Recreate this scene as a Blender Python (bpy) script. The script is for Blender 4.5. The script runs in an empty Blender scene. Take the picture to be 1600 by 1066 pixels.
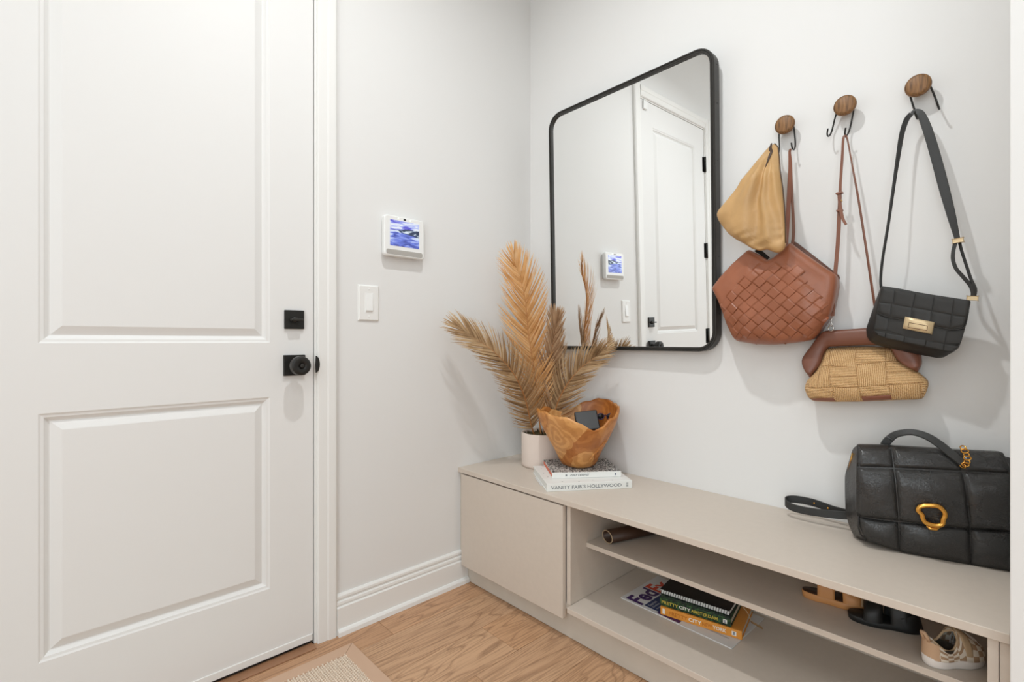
import bpy, bmesh, math, random
import numpy as np
from mathutils import Vector, Matrix
random.seed(7)
rng = np.random.default_rng(7)
sc = bpy.context.scene
COL = sc.collection
R = math.radians

# ------------------------------------------------------------------ camera, light, exposure
F_PX, HX, HY = 772.5, 800.0, 533.0
YAW = math.atan(812 / F_PX)
CAM = Vector((1.537, -1.576, 0.94))
FW = Vector((-math.sin(YAW), math.cos(YAW), 0)); RT = Vector((math.cos(YAW), math.sin(YAW), 0)); UP = Vector((0, 0, 1))
cd = bpy.data.cameras.new('camera'); cam = bpy.data.objects.new('camera', cd); COL.objects.link(cam)
cd.sensor_width = 36; cd.lens = 36 * F_PX / 1600; cd.clip_start = 0.02
cam.location = CAM; cam.rotation_euler = (R(90), 0, YAW)
sc.camera = cam
sc.view_settings.view_transform = 'Standard'; sc.view_settings.look = 'None'
sc.view_settings.gamma = 1; sc.view_settings.use_curve_mapping = False
sc.view_settings.exposure = 0.09
w = bpy.data.worlds.new('world'); sc.world = w; w.use_nodes = True
w.node_tree.nodes['Background'].inputs[0].default_value = (1, 0.985, 0.96, 1)
w.node_tree.nodes['Background'].inputs[1].default_value = 0.4

def area(name, loc, target, sx, sy, power, col=(1, 1, 1), shape='RECTANGLE', spread=180):
    l = bpy.data.lights.new(name, 'AREA'); l.shape = shape; l.size = sx
    if shape == 'RECTANGLE': l.size_y = sy
    l.energy = power; l.color = col; l.spread = R(spread)
    o = bpy.data.objects.new(name, l); COL.objects.link(o); o.location = loc
    o.rotation_euler = (Vector(target) - Vector(loc)).to_track_quat('-Z', 'Y').to_euler()
    return o
area('downlight', (0.88, -1.02, 2.66), (0.90, -1.0, 0), 0.07, 0.07, 11.3, (0.96, 0.99, 1.0), 'DISK', 158)
area('overhead_fill', (1.9, -2.1, 2.66), (1.8, -2.0, 0), 1.9, 1.5, 13.5, (0.865, 0.955, 1.0))  # added soft overhead fill for ambient light, no known fixture
area('hall_fill', (1.75, -3.25, 1.25), (0.9, -0.3, 0.85), 2.5, 2.1, 39, (0.865, 0.95, 1.0))  # added broad fill from behind the camera, there is no window

# ------------------------------------------------------------------ measuring helpers (a photo point on a real plane)
def ray(px, py): return FW + RT * ((px - HX) / F_PX) + UP * ((HY - py) / F_PX)
def hit(px, py, o, n):
    d = ray(px, py); o = Vector(o); n = Vector(n)
    return CAM + d * ((o - CAM).dot(n) / d.dot(n))
def PB(px, py, y=0.0): return hit(px, py, (0, y, 0), (0, 1, 0))
def PA(px, py, x=0.0): return hit(px, py, (x, 0, 0), (1, 0, 0))
def PZ(px, py, z=0.0): return hit(px, py, (0, 0, z), (0, 0, 1))

# ------------------------------------------------------------------ colours and materials
def lin(c):
    return tuple((v / 255 / 12.92) if v / 255 <= 0.04045 else ((v / 255 + 0.055) / 1.055) ** 2.4 for v in c)
class NT:
    def __init__(s, name):
        s.m = bpy.data.materials.new(name); s.m.use_nodes = True; s.t = s.m.node_tree
        s.b = s.t.nodes['Principled BSDF']
    def n(s, typ, **kw):
        nd = s.t.nodes.new(typ)
        for k, v in kw.items():
            if k.startswith('_'): setattr(nd, k[1:], v)
            else: nd.inputs[k.replace('__', ' ')].default_value = v
        return nd
    def l(s, a, b): s.t.links.new(a, b)
    def coords(s, scale=(1, 1, 1), kind='Object', rot=(0, 0, 0)):
        tc = s.n('ShaderNodeTexCoord'); mp = s.n('ShaderNodeMapping')
        mp.inputs['Scale'].default_value = scale; mp.inputs['Rotation'].default_value = rot
        s.l(tc.outputs[kind], mp.inputs['Vector']); return mp.outputs['Vector']
    def ramp(s, fac, stops, interp='LINEAR'):
        r = s.n('ShaderNodeValToRGB'); e = r.color_ramp.elements; r.color_ramp.interpolation = interp
        while len(e) < len(stops): e.new(0.5)
        for i, (p, c) in enumerate(stops): e[i].position = p; e[i].color = (*c, 1)
        s.l(fac, r.inputs['Fac']); return r.outputs['Color']
    def bump(s, h, strength, dist=0.001, prev=None):
        b = s.n('ShaderNodeBump'); b.inputs['Strength'].default_value = strength; b.inputs['Distance'].default_value = dist
        s.l(h, b.inputs['Height'])
        if prev: s.l(prev, b.inputs['Normal'])
        s.l(b.outputs['Normal'], s.b.inputs['Normal']); return b.outputs['Normal']
def plain(name, col, rough=0.5, metal=0.0, bump=None, var=0.0, spec=0.5, coat=0.0, emit=0):
    k = NT(name); c = lin(col) if max(col) > 1 else col
    k.b.inputs['Base Color'].default_value = (*c, 1); k.b.inputs['Roughness'].default_value = rough
    k.b.inputs['Metallic'].default_value = metal; k.b.inputs['Specular IOR Level'].default_value = spec
    k.b.inputs['Coat Weight'].default_value = coat
    if emit: k.b.inputs['Emission Color'].default_value = (*c, 1); k.b.inputs['Emission Strength'].default_value = emit
    sc_ = bump[0] if bump else 8
    v = k.coords((1, 1, 1)); nz = k.n('ShaderNodeTexNoise', Scale=sc_, Detail=5.0); k.l(v, nz.inputs['Vector'])
    if var:
        nz2 = k.n('ShaderNodeTexNoise', Scale=(sc_ * 0.2), Detail=4.0); k.l(v, nz2.inputs['Vector'])
        k.l(k.ramp(nz2.outputs['Fac'], [(0.3, tuple(x * (1 - var) for x in c)), (0.7, tuple(min(1, x * (1 + var)) for x in c))]), k.b.inputs['Base Color'])
    if bump: k.bump(nz.outputs['Fac'], bump[1], bump[2] if len(bump) > 2 else 0.001)
    return k.m
def leather(name, col, rough, scale=350, strength=0.25, wr=0.0, var=0.12, coat=0.0, dark=None):
    k = NT(name); c = lin(col); v = k.coords()
    n1 = k.n('ShaderNodeTexNoise', Scale=14.0, Detail=6.0); k.l(v, n1.inputs['Vector'])
    k.l(k.ramp(n1.outputs['Fac'], [(0.3, tuple(x * (1 - var) for x in c)), (0.7, tuple(min(1, x * (1 + var)) for x in c))]), k.b.inputs['Base Color'])
    k.l(k.ramp(n1.outputs['Fac'], [(0.3, (rough * 0.8,) * 3), (0.75, (rough * 1.2,) * 3)]), k.b.inputs['Roughness'])
    vo = k.n('ShaderNodeTexVoronoi', Scale=float(scale)); k.l(v, vo.inputs['Vector'])
    nm = k.bump(vo.outputs['Distance'], strength, 0.0008)
    if wr:
        n2 = k.n('ShaderNodeTexNoise', Scale=28.0, Detail=8.0, Distortion=1.2); k.l(v, n2.inputs['Vector'])
        v2 = k.n('ShaderNodeTexVoronoi', Scale=95.0); v2.feature = 'DISTANCE_TO_EDGE'
        mx = k.n('ShaderNodeMixRGB', Fac=0.12); k.l(v, mx.inputs[1]); k.l(n2.outputs['Color'], mx.inputs[2]); k.l(mx.outputs[0], v2.inputs['Vector'])
        rr = k.ramp(v2.outputs['Distance'], [(0.0, (0, 0, 0)), (0.12, (1, 1, 1))])
        nm = k.bump(rr, wr * .8, 0.0008, nm); k.bump(n2.outputs['Fac'], wr * .8, 0.004, nm)
    k.b.inputs['Coat Weight'].default_value = coat; k.b.inputs['Coat Roughness'].default_value = 0.25
    return k.m
def straw(name, vert):
    k = NT(name); v = k.coords((1, 1, 1))
    mp = k.n('ShaderNodeMapping'); mp.inputs['Rotation'].default_value = (0, 0 if vert else R(90), 0); k.l(v, mp.inputs['Vector'])
    wv = k.n('ShaderNodeTexWave', Scale=78.0, Distortion=1.6, Detail=3.0); wv.inputs['Detail Scale'].default_value = 6.0
    wv.bands_direction = 'X'; k.l(mp.outputs[0], wv.inputs['Vector'])
    w2 = k.n('ShaderNodeTexWave', Scale=230.0, Distortion=4.0, Detail=2.0); w2.bands_direction = 'DIAGONAL'; k.l(mp.outputs[0], w2.inputs['Vector'])
    nz = k.n('ShaderNodeTexNoise', Scale=420.0, Detail=4.0); k.l(mp.outputs[0], nz.inputs['Vector'])
    m1 = k.n('ShaderNodeMixRGB', Fac=0.5); k.l(wv.outputs['Fac'], m1.inputs[1]); k.l(w2.outputs['Fac'], m1.inputs[2])
    m2 = k.n('ShaderNodeMixRGB', Fac=0.45); k.l(m1.outputs[0], m2.inputs[1]); k.l(nz.outputs['Fac'], m2.inputs[2])
    k.l(k.ramp(m2.outputs[0], [(0.28, lin((126, 86, 46))), (0.40, lin((204, 154, 96))), (0.56, lin((224, 180, 124))), (0.75, lin((242, 214, 172)))]), k.b.inputs['Base Color'])
    k.b.inputs['Roughness'].default_value = 0.75; k.bump(m2.outputs[0], 1.0, 0.0018)
    return k.m

M = {}
M['wall'] = plain('wall_paint', (232, 231, 229), 0.75, bump=(160, 0.06), spec=0.25)
M['trim'] = plain('trim_paint', (238, 237, 234), 0.38, bump=(60, 0.03), spec=0.4)
M['door'] = plain('door_paint', (234, 233, 231), 0.5, bump=(120, 0.04), spec=0.3)
M['ceil'] = plain('ceiling_paint', (240, 240, 238), 0.9)
M['bench'] = plain('greige_laminate', (210, 198, 185), 0.42, bump=(300, 0.05), spec=0.35, var=0.015)
M['plinth'] = plain('greige_plinth', (205, 197, 185), 0.5, var=0.05, bump=(40, 0.05))
M['black_metal'] = plain('black_metal', (48, 46, 43), 0.42, metal=0.35, bump=(200, 0.05))
M['black_hw'] = plain('black_hardware', (38, 37, 35), 0.4, metal=0.3, bump=(100, 0.03))
M['dark'] = plain('dark_gap', (20, 17, 14), 0.9)
M['mirror'] = plain('mirror_glass', (0.93, 0.94, 0.935), 0.0, metal=1.0)
M['white_plastic'] = plain('white_plastic', (242, 242, 240), 0.3)
M['grille'] = plain('grille_grey', (178, 174, 168), 0.8, bump=(900, 0.5))
M['steel'] = plain('steel', (215, 213, 208), 0.25, metal=1.0)
M['gold'] = plain('brushed_gold', (214, 176, 118), 0.33, metal=1.0, bump=(300, 0.06))
M['gold2'] = plain('yellow_gold', (226, 168, 82), 0.2, metal=1.0)
M['pale_gold'] = plain('pale_gold', (214, 190, 150), 0.4, metal=0.4, bump=(300, 0.06))
M['brown'] = leather('brown_leather', (152, 92, 64), 0.33, 420, 0.18, 0.12, 0.14)
M['brown_lite'] = leather('brown_leather_plain', (142, 90, 70), 0.42, 420, 0.18, 0.08, 0.08)
M['brown_edge'] = leather('brown_leather_dark', (96, 60, 46), 0.5)
M['frame_brown'] = leather('frame_leather', (118, 74, 57), 0.38, 500, 0.1, 0.0, 0.05)
M['strap_brown'] = leather('strap_leather', (128, 82, 62), 0.45, 500, 0.12)
M['tan'] = leather('tan_leather', (194, 154, 102), 0.42, 400, 0.15, 0.22, 0.1)
M['black_matte'] = leather('black_matte_leather', (38, 37, 35), 0.55, 500, 0.12, 0.0, 0.08)
M['black_gloss'] = leather('black_glossy_leather', (40, 39, 38), 0.29, 260, 0.18, 0.55, 0.1, coat=0.25)
M['black_strap'] = leather('black_strap_leather', (46, 46, 45), 0.5, 500, 0.1)
M['straw_v'] = straw('straw_vertical', True); M['straw_h'] = straw('straw_horizontal', False)
M['pot'] = plain('blush_ceramic', (226, 211, 200), 0.8, bump=(30, 0.15), var=0.03)
M['soil'] = plain('dry_moss', (84, 74, 46), 0.95, bump=(90, 1.0, 0.01), var=0.4)
M['white_paper'] = plain('white_paper', (236, 236, 232), 0.6)
M['pages'] = plain('book_pages', (214, 208, 196), 0.85, bump=(500, 0.2))
M['coral'] = plain('coral_page_edge', (222, 120, 92), 0.7)
M['grey_ink'] = plain('grey_ink', (138, 142, 143), 0.5)
M['orange_cover'] = plain('orange_cover', (226, 150, 60), 0.4)
M['orange_ink'] = plain('dark_orange_ink', (196, 112, 34), 0.4)
M['white_ink'] = plain('white_ink', (240, 238, 230), 0.4)
M['yellow_ink'] = plain('yellow_ink', (196, 176, 70), 0.4)
M['purple_ink'] = plain('purple_ink', (58, 20, 92), 0.4)
M['plum'] = plain('plum_plastic', (58, 40, 66), 0.3)
M['red_ink'] = plain('red_ink', (214, 70, 34), 0.4)
M['navy_ink'] = plain('navy_ink', (26, 46, 92), 0.45)
M['black_cover'] = plain('black_cover', (20, 20, 22), 0.45)
M['env'] = plain('white_card', (218, 216, 214), 0.5)
M['envgrey'] = plain('grey_band', (176, 178, 182), 0.5)
M['rubber_white'] = plain('white_rubber', (236, 230, 224), 0.5)
M['tan_fabric'] = plain('tan_fabric', (204, 170, 138), 0.85, bump=(900, 0.3))
M['beige_strap'] = plain('beige_strap', (196, 170, 136), 0.75, bump=(900, 0.2))
M['black_rubber'] = plain('black_rubber', (22, 24, 24), 0.5)
M['lining'] = plain('dark_lining', (58, 50, 40), 0.95, bump=(400, 0.6), var=0.4)
M['ochre'] = plain('ochre_sandal_leather', (206, 146, 90), 0.5, bump=(300, 0.1))
M['darkbrown'] = leather('dark_brown_leather', (64, 42, 28), 0.5)
M['rug_border'] = plain('rug_border_cloth', (204, 170, 144), 0.85, bump=(1400, 0.5))
M['rug_weave'] = plain('rug_weave_wool', (226, 208, 188), 0.95, bump=(700, 0.4), var=0.12)
M['thresh'] = plain('threshold_wood', (158, 116, 86), 0.45, bump=(60, 0.1), var=0.1)
M['glow_led'] = plain('led_glow', (225, 255, 225), 0.3, emit=1.2)

def mat_planks():
    k = NT('oak_plank')
    oi = k.n('ShaderNodeObjectInfo'); tc = k.n('ShaderNodeTexCoord')
    ad = k.n('ShaderNodeVectorMath'); ad.operation = 'MULTIPLY_ADD'
    cx = k.n('ShaderNodeCombineXYZ'); 
    for i in range(3): k.l(oi.outputs['Random'], cx.inputs[i])
    k.l(cx.outputs[0], ad.inputs[0]); ad.inputs[1].default_value = (7, 13, 3); k.l(tc.outputs['Object'], ad.inputs[2])
    mp = k.n('ShaderNodeMapping'); mp.inputs['Scale'].default_value = (1, 0.13, 1); k.l(ad.outputs[0], mp.inputs['Vector'])
    nz = k.n('ShaderNodeTexNoise', Scale=7.0, Detail=2.0, Distortion=0.6); k.l(mp.outputs[0], nz.inputs['Vector'])
    # cathedral grain: contour lines of a stretched noise
    mul = k.n('ShaderNodeMath'); mul.operation = 'MULTIPLY'; mul.inputs[1].default_value = 24.0; k.l(nz.outputs['Fac'], mul.inputs[0])
    fr = k.n('ShaderNodeMath'); fr.operation = 'FRACT'; k.l(mul.outputs[0], fr.inputs[0])
    lines = k.ramp(fr.outputs[0], [(0.0, (0.40, 0.33, 0.28)), (0.14, (0.95, 0.95, 0.95)), (0.8, (1, 1, 1)), (1.0, (0.55, 0.48, 0.42))])
    mp2 = k.n('ShaderNodeMapping'); mp2.inputs['Scale'].default_value = (1, 0.035, 1); k.l(ad.outputs[0], mp2.inputs['Vector'])
    fine = k.n('ShaderNodeTexNoise', Scale=240.0, Detail=4.0); k.l(mp2.outputs[0], fine.inputs['Vector'])
    fl = k.ramp(fine.outputs['Fac'], [(0.40, (0.42, 0.36, 0.30)), (0.52, (1, 1, 1))])
    base = k.ramp(oi.outputs['Random'], [(0.0, lin((212, 172, 136))), (0.5, lin((202, 158, 120))), (1.0, lin((220, 176, 138)))])
    big = k.n('ShaderNodeTexNoise', Scale=3.0, Detail=3.0); k.l(mp.outputs[0], big.inputs['Vector'])
    bl = k.ramp(big.outputs['Fac'], [(0.3, (0.84, 0.8, 0.78)), (0.7, (1.04, 1.04, 1.03))])
    m1 = k.n('ShaderNodeMixRGB', Fac=0.6, _blend_type='MULTIPLY'); k.l(base, m1.inputs[1]); k.l(lines, m1.inputs[2])
    m2 = k.n('ShaderNodeMixRGB', Fac=0.42, _blend_type='MULTIPLY'); k.l(m1.outputs[0], m2.inputs[1]); k.l(fl, m2.inputs[2])
    m3 = k.n('ShaderNodeMixRGB', Fac=1.0, _blend_type='MULTIPLY'); k.l(m2.outputs[0], m3.inputs[1]); k.l(bl, m3.inputs[2])
    k.l(m3.outputs[0], k.b.inputs['Base Color']); k.b.inputs['Roughness'].default_value = 0.45
    k.bump(fl, 0.15, 0.0005); return k.m
M['plank'] = mat_planks()

def mat_walnut():
    k = NT('walnut_disc'); v = k.coords((1, 1, 0.09), rot=(0, R(35), 0))
    nz = k.n('ShaderNodeTexNoise', Scale=330.0, Detail=4.0); k.l(v, nz.inputs['Vector'])
    k.l(k.ramp(nz.outputs['Fac'], [(0.3, lin((78, 52, 28))), (0.5, lin((128, 90, 52))), (0.72, lin((156, 114, 70)))]), k.b.inputs['Base Color'])
    k.b.inputs['Roughness'].default_value = 0.5; return k.m
M['walnut'] = mat_walnut()

def mat_bowl():
    k = NT('teak_root'); v = k.coords((1, 1, 1))
    vo = k.n('ShaderNodeTexVoronoi', Scale=7.0); vo.feature = 'F1'
    nzd = k.n('ShaderNodeTexNoise', Scale=9.0, Detail=3.0); k.l(v, nzd.inputs['Vector'])
    mx = k.n('ShaderNodeMixRGB', Fac=0.08); k.l(v, mx.inputs[1]); k.l(nzd.outputs['Color'], mx.inputs[2])
    k.l(mx.outputs[0], vo.inputs['Vector'])
    mul = k.n('ShaderNodeMath'); mul.operation = 'MULTIPLY'; mul.inputs[1].default_value = 11.0; k.l(vo.outputs['Distance'], mul.inputs[0])
    sn = k.n('ShaderNodeMath'); sn.operation = 'SINE'; 
    m6 = k.n('ShaderNodeMath'); m6.operation = 'MULTIPLY'; m6.inputs[1].default_value = 3.6; k.l(mul.outputs[0], m6.inputs[0]); k.l(m6.outputs[0], sn.inputs[0])
    cell = k.ramp(vo.outputs['Color'], [(0.2, lin((182, 112, 50))), (0.5, lin((206, 142, 76))), (0.75, lin((230, 176, 112)))])
    ring = k.ramp(sn.outputs[0], [(0.0, (0.78, 0.68, 0.58)), (0.45, (1, 1, 1))])
    m1 = k.n('ShaderNodeMixRGB', Fac=0.75, _blend_type='MULTIPLY'); k.l(cell, m1.inputs[1]); k.l(ring, m1.inputs[2])
    nz = k.n('ShaderNodeTexNoise', Scale=40.0, Detail=6.0, Distortion=0.5); k.l(v, nz.inputs['Vector'])
    r2 = k.ramp(nz.outputs['Fac'], [(0.32, (0.7, 0.58, 0.46)), (0.5, (1, 1, 1))])
    m2 = k.n('ShaderNodeMixRGB', Fac=0.5, _blend_type='MULTIPLY'); k.l(m1.outputs[0], m2.inputs[1]); k.l(r2, m2.inputs[2])
    k.l(m2.outputs[0], k.b.inputs['Base Color']); k.b.inputs['Roughness'].default_value = 0.38
    k.bump(nz.outputs['Fac'], 0.25, 0.002); return k.m
M['bowl'] = mat_bowl()

def mat_frond(name, a, b, c):
    k = NT(name); v = k.coords((1, 1, 1)); nz = k.n('ShaderNodeTexNoise', Scale=26.0, Detail=4.0); k.l(v, nz.inputs['Vector'])
    at = k.n('ShaderNodeAttribute', _attribute_name='rnd')
    mx = k.n('ShaderNodeMixRGB', Fac=0.55); k.l(nz.outputs['Fac'], mx.inputs[1]); k.l(at.outputs['Fac'], mx.inputs[2])
    k.l(k.ramp(mx.outputs[0], [(0.22, lin(a)), (0.5, lin(b)), (0.78, lin(c))]), k.b.inputs['Base Color'])
    k.b.inputs['Roughness'].default_value = 0.55; k.b.inputs['Specular IOR Level'].default_value = 0.3
    rgb = k.b.inputs['Base Color'].links[0].from_socket
    tr = k.n('ShaderNodeBsdfTranslucent'); k.l(rgb, tr.inputs['Color']); ms = k.n('ShaderNodeMixShader', Fac=0.35)
    k.l(k.b.outputs[0], ms.inputs[1]); k.l(tr.outputs[0], ms.inputs[2]); k.l(ms.outputs[0], k.t.nodes['Material Output'].inputs['Surface'])
    return k.m
M['frond_gold'] = mat_frond('frond_gold', (190, 134, 76), (226, 176, 118), (242, 208, 160))
M['frond_tan'] = mat_frond('frond_tan', (132, 102, 70), (188, 154, 114), (220, 194, 156))
M['frond_brown'] = mat_frond('frond_brown', (134, 100, 70), (182, 146, 112), (206, 176, 142))
M['rachis'] = plain('rachis', (176, 118, 66), 0.5)

def mat_speckle():
    k = NT('speckled_cover'); v = k.coords(); vo = k.n('ShaderNodeTexNoise', Scale=230.0, Detail=1.0); k.l(v, vo.inputs['Vector'])
    k.l(k.ramp(vo.outputs['Fac'], [(0.46, lin((34, 34, 38))), (0.5, lin((34, 34, 38))), (0.53, lin((226, 224, 220))), (1, lin((230, 228, 224)))]), k.b.inputs['Base Color'])
    k.b.inputs['Roughness'].default_value = 0.5; return k.m
M['speckle'] = mat_speckle()
def mat_green():
    k = NT('green_foliage_cover'); v = k.coords(); vo = k.n('ShaderNodeTexNoise', Scale=150.0, Detail=3.0); k.l(v, vo.inputs['Vector'])
    k.l(k.ramp(vo.outputs['Fac'], [(0.35, lin((12, 26, 20))), (0.52, lin((26, 58, 34))), (0.66, lin((58, 96, 50)))]), k.b.inputs['Base Color'])
    k.b.inputs['Roughness'].default_value = 0.4; return k.m
M['green_cover'] = mat_green()
def mat_checker():
    k = NT('checkered_canvas'); tc = k.n('ShaderNodeTexCoord'); ch = k.n('ShaderNodeTexChecker', Scale=1.0)
    k.l(tc.outputs['UV'], ch.inputs['Vector']); ch.inputs['Color1'].default_value = (*lin((232, 222, 206)), 1); ch.inputs['Color2'].default_value = (*lin((176, 146, 116)), 1)
    k.l(ch.outputs['Color'], k.b.inputs['Base Color']); k.b.inputs['Roughness'].default_value = 0.85
    nz = k.n('ShaderNodeTexNoise', Scale=900.0); k.bump(nz.outputs['Fac'], 0.2); return k.m
M['checker'] = mat_checker()
def mat_screen():
    k = NT('screen_picture'); tc = k.n('ShaderNodeTexCoord'); sp = k.n('ShaderNodeSeparateXYZ'); k.l(tc.outputs['UV'], sp.inputs[0])
    mp = k.n('ShaderNodeMapping'); mp.inputs['Scale'].default_value = (1.0, 3.2, 1); mp.inputs['Rotation'].default_value = (0, 0, R(14)); k.l(tc.outputs['UV'], mp.inputs['Vector'])
    nz = k.n('ShaderNodeTexNoise', Scale=2.3, Detail=4.0, Distortion=0.9); k.l(mp.outputs[0], nz.inputs['Vector'])
    sky = k.ramp(nz.outputs['Fac'], [(0.35, lin((96, 92, 214))), (0.5, lin((178, 190, 250))), (0.6, lin((238, 244, 255)))])
    water = k.ramp(nz.outputs['Fac'], [(0.36, lin((52, 64, 150))), (0.5, lin((110, 132, 232))), (0.64, lin((206, 220, 255)))])
    ridge = k.ramp(nz.outputs['Fac'], [(0.44, lin((38, 52, 78))), (0.52, lin((70, 92, 118))), (0.58, lin((226, 238, 250)))])
    def edge(kx, kn, lo, hi):
        a = k.n('ShaderNodeMath'); a.operation = 'MULTIPLY_ADD'; a.inputs[1].default_value = kn; k.l(nz.outputs['Fac'], a.inputs[0]); k.l(sp.outputs['Y'], a.inputs[2])
        b = k.n('ShaderNodeMath'); b.operation = 'MULTIPLY_ADD'; b.inputs[1].default_value = kx; k.l(sp.outputs['X'], b.inputs[0]); k.l(a.outputs[0], b.inputs[2])
        return k.ramp(b.outputs[0], [(lo, (0, 0, 0)), (hi, (1, 1, 1))])
    f1 = edge(-0.16, 0.20, 0.66, 0.70); f0 = edge(0.20, 0.20, 0.70, 0.73)
    m1 = k.n('ShaderNodeMixRGB'); k.l(f0, m1.inputs[0]); k.l(water, m1.inputs[1]); k.l(ridge, m1.inputs[2])
    m2 = k.n('ShaderNodeMixRGB'); k.l(f1, m2.inputs[0]); k.l(m1.outputs[0], m2.inputs[1]); k.l(sky, m2.inputs[2])
    k.l(m2.outputs[0], k.b.inputs['Emission Color']); k.b.inputs['Emission Strength'].default_value = 0.85
    k.b.inputs['Base Color'].default_value = (0.02, 0.02, 0.03, 1); k.b.inputs['Roughness'].default_value = 0.3; return k.m
M['screen'] = mat_screen()

# ------------------------------------------------------------------ object helpers
def tag(o, label=None, cat=None, group=None, kind=None):
    for k, v in (('label', label), ('category', cat), ('group', group), ('kind', kind)):
        if v: o[k] = v
    return o
def empty(name, loc, label, cat, group=None, kind=None):
    o = bpy.data.objects.new(name, None); COL.objects.link(o); o.location = loc; o.empty_display_size = 0.02
    return tag(o, label, cat, group, kind)
def wloc(o):
    v = Vector(o.location)
    while o.parent: o = o.parent; v = v + Vector(o.location)
    return v
def mk(name, verts, faces, mat, parent=None, smooth=False, uv=None, attr=None, label=None, origin=None):
    """mesh object from world-space vertices; origin at the parent's base, or at the mesh's own base when top-level"""
    va = np.array([tuple(v) for v in verts], dtype=float)
    if origin is None:
        origin = wloc(parent) if parent else Vector(((va[:, 0].min() + va[:, 0].max()) / 2, (va[:, 1].min() + va[:, 1].max()) / 2, va[:, 2].min()))
    va = va - np.array(origin)
    me = bpy.data.meshes.new(name); me.from_pydata(va.tolist(), [], [list(f) for f in faces]); me.validate()
    if uv is not None:
        ul = me.uv_layers.new(name='UVMap')
        for lp in me.loops: ul.data[lp.index].uv = uv[lp.vertex_index]
    if attr is not None:
        a = me.attributes.new('rnd', 'FLOAT', 'POINT'); a.data.foreach_set('value', attr)
    if smooth: me.polygons.foreach_set('use_smooth', [True] * len(me.polygons))
    me.materials.append(mat); me.update()
    o = bpy.data.objects.new(name, me); COL.objects.link(o)
    if parent: o.parent = parent; o.location = Vector(origin) - wloc(parent)
    else: o.location = origin
    if label: o['label'] = label
    return o
def bm_out(name, bm, mat, parent=None, smooth=False, label=None):
    bm.normal_update(); bm.verts.index_update()
    v = [tuple(x.co) for x in bm.verts]; f = [[q.index for q in fc.verts] for fc in bm.faces]; bm.free()
    return mk(name, v, f, mat, parent, smooth, label=label)
def add_obox(bm, o, U, V, W, r, bevel=0.0, seg=2):
    """box in frame (U,V,W) at o with ranges r=(u0,u1,v0,v1,w0,w1)"""
    o = Vector(o); U = Vector(U); V = Vector(V); W = Vector(W)
    t = bmesh.new(); bmesh.ops.create_cube(t, size=1.0)
    for v in t.verts:
        a, b, c = v.co; a = r[0] + (a + .5) * (r[1] - r[0]); b = r[2] + (b + .5) * (r[3] - r[2]); c = r[4] + (c + .5) * (r[5] - r[4])
        v.co = o + U * a + V * b + W * c
    if bevel: bmesh.ops.bevel(t, geom=t.edges[:], offset=bevel, segments=seg, affect='EDGES', profile=0.5)
    bmesh.ops.recalc_face_normals(t, faces=t.faces)
    me = bpy.data.meshes.new('tmp'); t.to_mesh(me); t.free(); bm.from_mesh(me); bpy.data.meshes.remove(me)
X, Y, Zv = Vector((1, 0, 0)), Vector((0, 1, 0)), Vector((0, 0, 1))
def box(name, r, mat, parent=None, bevel=0.001, label=None, smooth=False):
    bm = bmesh.new(); add_obox(bm, (0, 0, 0), X, Y, Zv, r, bevel); return bm_out(name, bm, mat, parent, smooth, label)
def obox(name, o, U, V, W, r, mat, parent=None, bevel=0.0005, label=None):
    bm = bmesh.new(); add_obox(bm, o, U, V, W, r, bevel); return bm_out(name, bm, mat, parent, False, label)
def catmull(P, n):
    P = np.array([tuple(map(float, p)) for p in P]); P = np.vstack([2 * P[0] - P[1], P, 2 * P[-1] - P[-2]]); out = []
    m = len(P) - 3
    for i in range(n):
        s = i / (n - 1) * m; k = min(int(s), m - 1); t = s - k
        a, b, c, d = P[k:k + 4]
        out.append(0.5 * ((2 * b) + (-a + c) * t + (2 * a - 5 * b + 4 * c - d) * t * t + (-a + 3 * b - 3 * c + d) * t ** 3))
    return np.array(out)
def tube(name, pts, r, mat, parent=None, n=8, closed=False, label=None, cap=True):
    pts = [Vector(p) for p in pts]; N = len(pts); verts = []; faces = []
    rr = r if hasattr(r, '__len__') else [r] * N
    prev = None
    for i, p in enumerate(pts):
        a = pts[(i - 1) % N] if (closed or i > 0) else p; b = pts[(i + 1) % N] if (closed or i < N - 1) else p
        t = (b - a).normalized()
        if prev is None: nrm = t.orthogonal().normalized()
        else: nrm = (prev - t * prev.dot(t)).normalized()
        prev = nrm; bn = t.cross(nrm)
        for k in range(n):
            an = 2 * math.pi * k / n; verts.append(p + (nrm * math.cos(an) + bn * math.sin(an)) * rr[i])
    for i in range(N if closed else N - 1):
        j = (i + 1) % N
        for k in range(n): faces.append((i * n + k, i * n + (k + 1) % n, j * n + (k + 1) % n, j * n + k))
    if not closed and cap: faces.append(tuple(range(n))[::-1]); faces.append(tuple((N - 1) * n + k for k in range(n)))
    return mk(name, verts, faces, mat, parent, True, label=label)
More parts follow.
